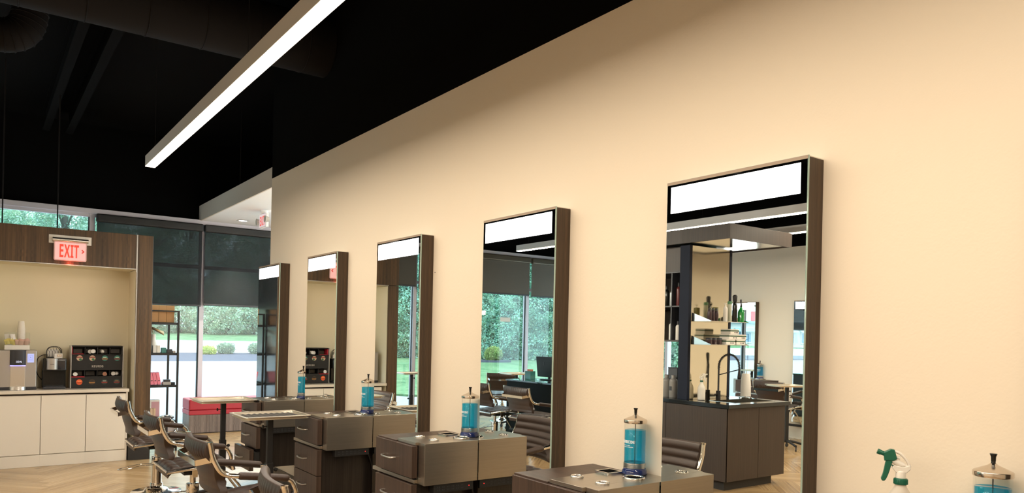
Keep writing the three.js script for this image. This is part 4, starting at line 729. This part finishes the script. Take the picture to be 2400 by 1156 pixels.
  [[-1.98, 0, 'lower left'], [-2.17, 0, 'lower right'], [-2.03, 0.062, 'upper left'], [-2.19, 0.062, 'upper right'], [-2.05, 0.124, 'topmost']].forEach(([x, dy, n]) => { const g = thing('glove_box', n + ' white and green glove box on the lower steel shelf', 'box', [x, y2 + 0.001 + dy, zs + 0.05]); part(g, 'box_body', box(0.16, 0.06, 0.14, 0, 0.03, 0, 0.002), M.paper); part(g, 'green_stripe', box(0.161, 0.016, 0.141, 0, 0.04, 0, 0), mat(lin(0.06, 0.12, 0.07), 0.6)); part(g, 'dot', [-0.05, -0.025, 0.0].map((d) => uvm(new THREE.CylinderGeometry(0.008, 0.008, 0.001, 14).rotateX(Math.PI / 2).translate(d, 0.02, 0.0705))), M.charcoal); });
  const yc = 0.966;
  makeSprayer('white spray bottle with green collar by the steel column', [-1.68, yc, -5.65], 1.0, M.whitePlastic, M.whitePlastic, M.whitePlastic, M.green).scale.setScalar(1.1);
  const f = thing('spring_faucet', 'tall black spring faucet at the island sink', 'faucet', [-2.0, yc, -5.66]);
  part(f, 'faucet_base', [cyl(0.028, 0.026, 0.1, 0, 0, 0), rod([0, 0.06, 0], [0.09, 0.06, 0.02], 0.008)], M.black);
  part(f, 'riser', rod([0, 0.1, 0], [0, 0.42, 0], 0.011, 12), M.charcoal);
  const arc = new THREE.CatmullRomCurve3([[0, 0.36, 0], [-0.005, 0.46, 0.015], [-0.05, 0.53, 0.06], [-0.12, 0.53, 0.11], [-0.17, 0.46, 0.15], [-0.18, 0.36, 0.16]].map(V));
  part(f, 'hose', uvm(new THREE.TubeGeometry(arc, 40, 0.009, 8)), M.black);
  const coil = []; for (let k = 0; k <= 360; k++) { const q = arc.getPointAt(k / 360), tn = arc.getTangentAt(k / 360), s1 = new THREE.Vector3(0.6, 0, 0.8).cross(tn).normalize(), s2 = tn.clone().cross(s1), an = k / 360 * 26 * 6.2832; coil.push(q.clone().addScaledVector(s1, 0.015 * Math.cos(an)).addScaledVector(s2, 0.015 * Math.sin(an))); }
  part(f, 'spring', uvm(new THREE.TubeGeometry(new THREE.CatmullRomCurve3(coil), 720, 0.003, 5)), M.charcoal);
  part(f, 'spray_head', [lathe([[0, 0], [0.02, 0], [0.022, 0.03], [0.014, 0.1], [0.012, 0.13], [0, 0.13]], 16, -0.18, 0.24, 0.16), rod([0, 0.29, 0], [-0.18, 0.36, 0.16], 0.006)], M.black);
  const tr = thing('paper_towel_roll', 'white paper towel roll on a stand beside the faucet', 'towel roll', [-2.5, yc, -5.64]);
  part(tr, 'roll', lathe([[0.018, 0.02], [0.062, 0.02], [0.06, 0.16], [0.05, 0.3], [0.018, 0.3]], 28), M.paper); part(tr, 'stand', [lathe([[0, 0], [0.08, 0], [0.08, 0.008], [0, 0.012]]), cyl(0.006, 0.006, 0.33, 0, 0.005, 0)], M.chrome);
  [[-6.155, 'left grey shampoo bottle on the island end'], [-6.045, 'right grey shampoo bottle with a dark printed square']].forEach(([z, l], k) => { const b = bottle('shampoo_bottle', l, 'bottle', -1.64, yc, z, round(0.05, 0.25, 0.5), grey, grey, capOf(0.05, 0.25, 0.02)); if (k) part(b, 'printed_square', new THREE.CylinderGeometry(0.0504, 0.0504, 0.05, 10, 1, true, 1.2, 0.8).translate(0, 0.11, 0), M.charcoal); });
  const bn = thing('black_bin', 'black square bin behind the grey shampoo bottles', 'bin', [-1.82, yc, -6.15]); part(bn, 'bin_body', [span(-0.075, 0.075, 0.001, 0.006, -0.075, 0.075, 0), span(-0.075, -0.07, 0.001, 0.355, -0.075, 0.075, 0), span(0.07, 0.075, 0.001, 0.355, -0.075, 0.075, 0), span(-0.075, 0.075, 0.001, 0.355, -0.075, -0.07, 0), span(-0.075, 0.075, 0.001, 0.355, 0.07, 0.075, 0)], M.charcoal); part(bn, 'bin_rim', [span(-0.08, 0.08, 0.345, 0.36, 0.07, 0.08, 0.002), span(0.07, 0.08, 0.345, 0.36, -0.075, 0.075, 0.002)], M.black);
  const cub = [[-5.955, 1.661, 0.17, 'silver bottle low in the cubby next to the column'], [-6.025, 1.661, 0.2, 'white bottle low in the cubby next to the column'], [-5.955, 2.076, 0.18, 'silver bottle in the upper cubby next to the column'], [-6.025, 2.076, 0.25, 'dark red bottle in the upper cubby next to the column'], [-6.13, 1.661, 0.22, 'white bottle low in the second cubby'], [-6.22, 2.076, 0.22, 'black bottle in the second upper cubby'], [-6.13, 2.076, 0.2, 'silver bottle in the second upper cubby']];
  cub.forEach(([z, y, h, l], i) => bottle('product_bottle', l, 'bottle', -1.68, y, z, round(0.03, h), [M.silver, M.paper, M.silver, mat(lin(0.12, 0.02, 0.02), 0.3), M.paper, M.blackGloss, M.silver][i], M.charcoal, capOf(0.03, h, 0.03)));
}
// reception desk
{
  const t = thing('reception_desk', 'black gloss reception desk in the fourth mirror', 'desk', [-2.25, 0, -8.75]);
  part(t, 'desk_front', span(0.41, 0.43, 0.03, 0.94, -1.0, 1.05, 0.003), M.deskBlack);
  part(t, 'desk_body', span(-0.36, 0.41, 0.03, 0.94, -1.0, 1.05, 0.003), M.black);
  part(t, 'plinth', span(-0.33, 0.4, 0, 0.03, -0.97, 1.02, 0), M.kick);
  part(t, 'front_rail', span(0.43, 0.442, 0.50, 0.52, -0.9, 1.0, 0.001), mat(lin(0.2, 0.12, 0.07), 0.3, 0.6));
  part(t, 'glass_top', span(-0.4, 0.445, 0.941, 0.965, -1.02, 1.06, 0.003), phys(lin(0.01, 0.03, 0.028), 0.04, 0, { clearcoat: 1 }));
  const m = thing('monitor', 'black monitor seen from behind on the desk', 'monitor', [-2.3, 0.965, -9.28], Math.PI / 2);
  const sc = part(m, 'monitor_back', box(0.5, 0.33, 0.03, 0.0, 0.215, 0, 0.006), M.black); sc.rotation.x = 0.12;
  part(sc, 'cable_port', box(0.014, 0.05, 0.006, 0.05, 0.27, 0.016, 0.002), M.charcoal);
  part(m, 'monitor_stand', [box(0.05, 0.12, 0.02, 0, 0.06, -0.03, 0.003), box(0.26, 0.012, 0.18, 0, 0.007, -0.03, 0.003)], M.black);
  const c = thing('card_holder', 'clear teal card holder on the desk beside the monitor', 'holder', [-2.08, 0.965, -9.47]); part(c, 'holder_box', box(0.1, 0.14, 0.15, 0, 0.071, 0, 0.003), phys(lin(0.12, 0.35, 0.33), 0.1, 0, { transmission: 0.6, thickness: 0 })); part(c, 'card', box(0.05, 0.03, 0.09, 0, 0.155, 0, 0.001), mat(lin(0.6, 0.2, 0.12), 0.6));
}
// opposite wall
{
  const mk = (z, label) => { const o = dup(mirror, label, [XL, 0, z], Math.PI); return o; };
  mk(-8.56, 'lit mirror on the opposite wall, right of the steel column in the largest mirror'); mk(-7.06, 'lit mirror on the opposite wall at the far right of the largest mirror');
  const os = makeStation('dark work station under the opposite mirrors, seen past the sink island'); os.position.set(XL + 0.294, 0, -8.24 + 0.32); os.rotation.y = Math.PI;
  os.position.z = -8.9;
  dup(jar, 'blue jar on the opposite work station in the largest mirror', [XL + 0.075, 0.996, -8.1], Math.PI);
  os.position.z = -8.35;
}

// ---------------------------------------------------------------- outdoors
const GY = -0.16;
{
  struct('ground_walk', span(-60, 60, GY - 0.3, GY + 0.1, -14.6, ZW - 0.2, 0), M.concrete);
  struct('ground_side', span(XR + 0.16, 60, GY - 0.3, GY + 0.1, ZW - 0.2, 20, 0), M.concrete);
  struct('ground_lot', span(-70, 110, GY - 0.3, GY, -40.6, -14.6, 0), M.asphalt);
  const flat = (pts, y, t, m, name) => { const g = new THREE.ExtrudeGeometry(poly(pts.map(([x, z]) => [x, -z])), { depth: t, bevelEnabled: false }).rotateX(-Math.PI / 2).translate(0, y, 0); return struct(name, uvm(g), m); };
  flat([[-3.2, -24], [-5, -19], [-9, -16.8], [-70, -16.2], [-70, -70], [-9, -70], [-3.5, -46], [-2.6, -30]], GY - 0.1, 0.16, M.grass, 'ground_lawn');
  flat([[-3.2, -40.6], [110, -40.6], [110, -41.1], [-3.2, -41.1]], GY - 0.1, 0.24, M.concrete, 'ground_kerb');
  flat(Array.from({ length: 14 }, (_, k) => [-23.1 + 1.3 * Math.cos(k * 0.4488), -41 + 1.0 * Math.sin(k * 0.4488)]), GY, 0.19, M.mulch, 'ground_mulch_patch');
  // the bank beyond the lot rises in steps of soil, walk and grass
  const ramp = (x0, x1, z0, z1, y0, y1, m, name) => { const s = poly([[-z0, GY - 0.3], [-z1, GY - 0.3], [-z1, y1], [-z0, y0]]); const g = new THREE.ExtrudeGeometry(s, { depth: x1 - x0, bevelEnabled: false }).rotateY(Math.PI / 2).translate(x0, 0, 0); return struct(name, uvm(g), m); };
  ramp(-3.4, 110, -41.1, -49, -0.02, 0.2, M.mulch, 'ground_mulch_bed');
  ramp(-3.6, 110, -49, -57, 0.2, 0.85, M.concrete, 'ground_path');
  ramp(-4, 110, -57, -75, 0.85, 1.7, M.grass, 'ground_bank');
  ramp(-70, 110, -75, -110, 1.5, 2, M.grass, 'ground_far');
  const line = (x, label) => { const p = thing('parking_line', label, 'marking', [x, GY + 0.001, -35.6], -0.1); part(p, 'paint_stripe', box(0.16, 0.006, 9.6, 0, 0.004, 0, 0), M.paint); };
  line(10.1, 'long white parking line on the pale asphalt outside');
}
// foliage
const leafGeo = (() => {                                            // a spray of small folded leaves
  const P = [], I = [], m = new THREE.Matrix4(), q = new THREE.Quaternion();
  for (let k = 0; k < 10; k++) {
    q.setFromEuler(new THREE.Euler(rr(-1.2, 1.2), rr(0, 6.28), rr(-1, 1))); const l = rr(0.26, 0.44);
    m.compose(new THREE.Vector3(rr(-0.5, 0.5), rr(-0.4, 0.4), rr(-0.5, 0.5)), q, new THREE.Vector3(l, l, l));
    const o = P.length / 3;
    for (const c of [[-0.5, 0, 0], [-0.1, 0.1, 0.3], [0.5, 0, 0], [-0.1, 0.1, -0.3]]) { const v = new THREE.Vector3(...c).applyMatrix4(m); P.push(v.x, v.y, v.z); }
    I.push(o, o + 1, o + 2, o, o + 2, o + 3);
  }
  const g = new THREE.BufferGeometry(); g.setAttribute('position', new THREE.Float32BufferAttribute(P, 3)); g.setIndex(I); g.computeVertexNormals();
  return g;
})();
const leafM = phys(lin(1, 1, 1), 0.8, 0, { transmission: 0.35, thickness: 0, side: THREE.DoubleSide });
const barkM = mat(lin(0.16, 0.14, 0.13), 0.9);
function crown(parent, n, size, place, tone) {
  const im = new THREE.InstancedMesh(leafGeo, leafM, n), m = new THREE.Matrix4(), q = new THREE.Quaternion(), e = new THREE.Euler(), c = new THREE.Color();
  for (let k = 0; k < n; k++) {
    const p = place(k), s = size * rr(0.6, 1.4); e.set(rr(-1.2, 1.2), rr(0, 6.28), rr(-1, 1)); q.setFromEuler(e);
    m.compose(p, q, new THREE.Vector3(s, s, s)); im.setMatrixAt(k, m);
    const t = rr(0.7, 1.3); c.setRGB(tone[0] * t * rr(0.85, 1.15), tone[1] * t, tone[2] * t * rr(0.85, 1.15)); im.setColorAt(k, c);
  }
  im.name = 'foliage'; im.userData.kind = 'stuff'; im.castShadow = true; parent.add(im);
  return im;
}
function makeTree(label, group, H, R, tone, n, size, evergreen) {
  const t = thing('tree', label, 'tree', [0, 0, 0], 0, group);
  const br = [tube([[0, -0.3, 0], [0.1, H * 0.25, 0.05], [0, H * 0.5, 0], [0.15, H * 0.85, 0.1]], 0.018 * H, 12, 8)];
  const blobs = [];
  for (let k = 0; k < (evergreen ? 30 : 26); k++) {
    const f = k / (evergreen ? 30 : 26), y = H * (evergreen ? 0.06 + 0.92 * f : 0.26 + 0.7 * rnd()), a = k * 2.4;
    const rad = evergreen ? R * (1 - f * 0.85) * rr(0.35, 0.75) : R * Math.sqrt(rnd()) * (1 - 0.5 * Math.abs(y / H - 0.6));
    const c = new THREE.Vector3(Math.cos(a) * rad, y, Math.sin(a) * rad); blobs.push({ c, r: (evergreen ? R * (0.62 - 0.4 * f) : R * rr(0.28, 0.46)) });
    if (k % 3 === 0) br.push(tube([[0.05, y * 0.7, 0.03], [c.x * 0.5, y * 0.86, c.z * 0.5], [c.x, y, c.z]], 0.005 * H, 8, 6));
  }
  part(t, 'trunk', br, barkM);
  crown(t, n, size, () => { const b = blobs[Math.floor(rnd() * blobs.length)], u = rr(-1, 1), a = rr(0, 6.283), r = b.r * Math.cbrt(rr(0.25, 1)), s = Math.sqrt(1 - u * u); return new THREE.Vector3(b.c.x + r * s * Math.cos(a), b.c.y + 0.8 * r * u, b.c.z + r * s * Math.sin(a)); }, tone);
  return t;
}
{
  const wl = 'leafy tree in the woods beyond the parking lot', wg = 'woodland trees beyond the lot', el = 'dense bluish tree behind the lawn, seen in the mirrors', eg = 'trees behind the lawn';
  const sl = 'pale leafy shrub of the thicket at the edge of the woods', sg = 'thicket shrubs below the woods';
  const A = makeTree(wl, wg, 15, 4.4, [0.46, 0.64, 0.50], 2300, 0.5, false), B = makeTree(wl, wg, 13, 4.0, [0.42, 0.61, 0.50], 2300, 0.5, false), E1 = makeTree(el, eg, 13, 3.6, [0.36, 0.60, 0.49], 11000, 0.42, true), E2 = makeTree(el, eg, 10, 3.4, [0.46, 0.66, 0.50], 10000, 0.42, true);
  const S = thing('shrub', sl, 'shrub', [0, 0, 0], 0, sg); part(S, 'stem', [0, 1, 2, 3, 4].map((k) => tube([[0, -0.2, 0], [Math.cos(k * 1.3) * 0.7, 2, Math.sin(k * 1.3) * 0.7], [Math.cos(k * 1.3) * 1.4, 4.2, Math.sin(k * 1.3) * 1.4]], 0.06, 8, 6)), barkM);
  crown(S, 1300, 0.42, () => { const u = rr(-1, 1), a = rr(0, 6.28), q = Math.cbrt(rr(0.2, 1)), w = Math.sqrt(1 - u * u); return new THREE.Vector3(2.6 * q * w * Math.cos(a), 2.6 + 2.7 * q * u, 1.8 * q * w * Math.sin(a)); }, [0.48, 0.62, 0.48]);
  let na = 0, nb = 0, n1 = 0, n2 = 0, ns = 0;
  const put = (o, first, label, x, y, z) => { const s = rr(0.88, 1.15); const d = first ? o : dup(o, label, [0, 0, 0]); d.position.set(x, y, z); d.rotation.y = rr(0, 6); d.scale.setScalar(s); };
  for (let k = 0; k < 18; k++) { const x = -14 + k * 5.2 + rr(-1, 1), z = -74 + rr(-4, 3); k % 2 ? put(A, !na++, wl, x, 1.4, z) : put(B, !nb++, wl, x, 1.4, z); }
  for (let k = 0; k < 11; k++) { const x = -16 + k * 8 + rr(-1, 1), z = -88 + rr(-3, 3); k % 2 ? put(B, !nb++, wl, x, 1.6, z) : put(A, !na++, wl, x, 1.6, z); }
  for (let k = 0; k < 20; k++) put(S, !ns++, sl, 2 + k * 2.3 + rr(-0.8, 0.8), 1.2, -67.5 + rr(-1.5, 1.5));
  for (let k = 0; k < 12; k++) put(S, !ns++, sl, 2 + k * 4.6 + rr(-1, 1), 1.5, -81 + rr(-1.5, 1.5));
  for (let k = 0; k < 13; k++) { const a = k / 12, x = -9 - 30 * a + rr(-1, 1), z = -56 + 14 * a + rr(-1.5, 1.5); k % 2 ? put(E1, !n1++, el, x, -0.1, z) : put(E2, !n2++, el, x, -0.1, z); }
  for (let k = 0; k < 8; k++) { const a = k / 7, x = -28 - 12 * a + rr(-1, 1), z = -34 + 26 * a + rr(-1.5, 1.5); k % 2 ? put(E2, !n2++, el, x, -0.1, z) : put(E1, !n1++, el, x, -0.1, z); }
  const bush = (label, x, y, z, r, h, tone) => { const t = thing('bush', label, 'bush', [x, y, z]); part(t, 'stem', [0, 1, 2, 3].map((k) => rod([0, -0.05, 0], [Math.cos(k * 1.6) * r * 0.5, h * 0.7, Math.sin(k * 1.6) * r * 0.5], 0.02, 6)), barkM); crown(t, 1300, 0.2, () => { const u = rr(-1, 1), a = rr(0, 6.28), s = Math.sqrt(1 - u * u), q = Math.cbrt(rr(0.45, 1)); return new THREE.Vector3(r * q * s * Math.cos(a), h / 2 + h / 2 * q * u, r * q * s * Math.sin(a)); }, tone); };
  bush('round pale green bush in the dark bed, middle of the window', 12.67, 0.2, -48, 0.46, 0.6, [0.4, 0.5, 0.38]); bush('round pale green bush in the dark bed, right in the window', 14.6, 0.2, -48, 0.48, 0.62, [0.4, 0.5, 0.38]); bush('low yellow green bush in the dark bed beside the window post', 11.45, 0.12, -47.5, 0.42, 0.45, [0.55, 0.62, 0.2]);
  bush('low yellow green bush before the trees in the fourth mirror', -23.1, -0.05, -41.0, 0.55, 0.95, [0.36, 0.46, 0.16]);
}
{
  const t = thing('roadside_building', 'pale low building with blue windows across the road', 'building', [72, 1.0, -64], -0.6);
  part(t, 'wall', box(16, 3.2, 6, 0, 1.6, 0, 0), M.concrete); part(t, 'roof', box(16.8, 0.35, 6.8, 0, 3.35, 0, 0.1), mat(lin(0.2, 0.36, 0.46), 0.6));
  for (let k = 0; k < 5; k++) { const w = part(t, 'window', box(2.2, 1.6, 0.2, -6 + k * 3, 1.3, 3.02, 0.02), M.alu); part(w, 'pane', box(1.9, 1.3, 0.06, -6 + k * 3, 1.3, 3.12, 0), mat(lin(0.08, 0.2, 0.35), 0.1)); part(t, 'awning', bar([-6 + k * 3, 2.5, 3], [-6 + k * 3, 2.05, 4.1], 2.6, 0.08), mat(lin(0.3, 0.5, 0.62), 0.6)); }
  const g = thing('roadside_sign', 'red sign on a post above the far building, in the opposite mirror', 'sign', [52.5, 0.1, -50], -0.6);
  part(g, 'post', rod([0, -0.3, 0], [0, 4, 0], 0.09), M.trimGrey); part(g, 'sign_board', box(1.7, 1.1, 0.2, 0, 4.4, 0, 0.05), mat(lin(0.6, 0.03, 0.05), 0.5));
}
renderer.render(scene, camera);
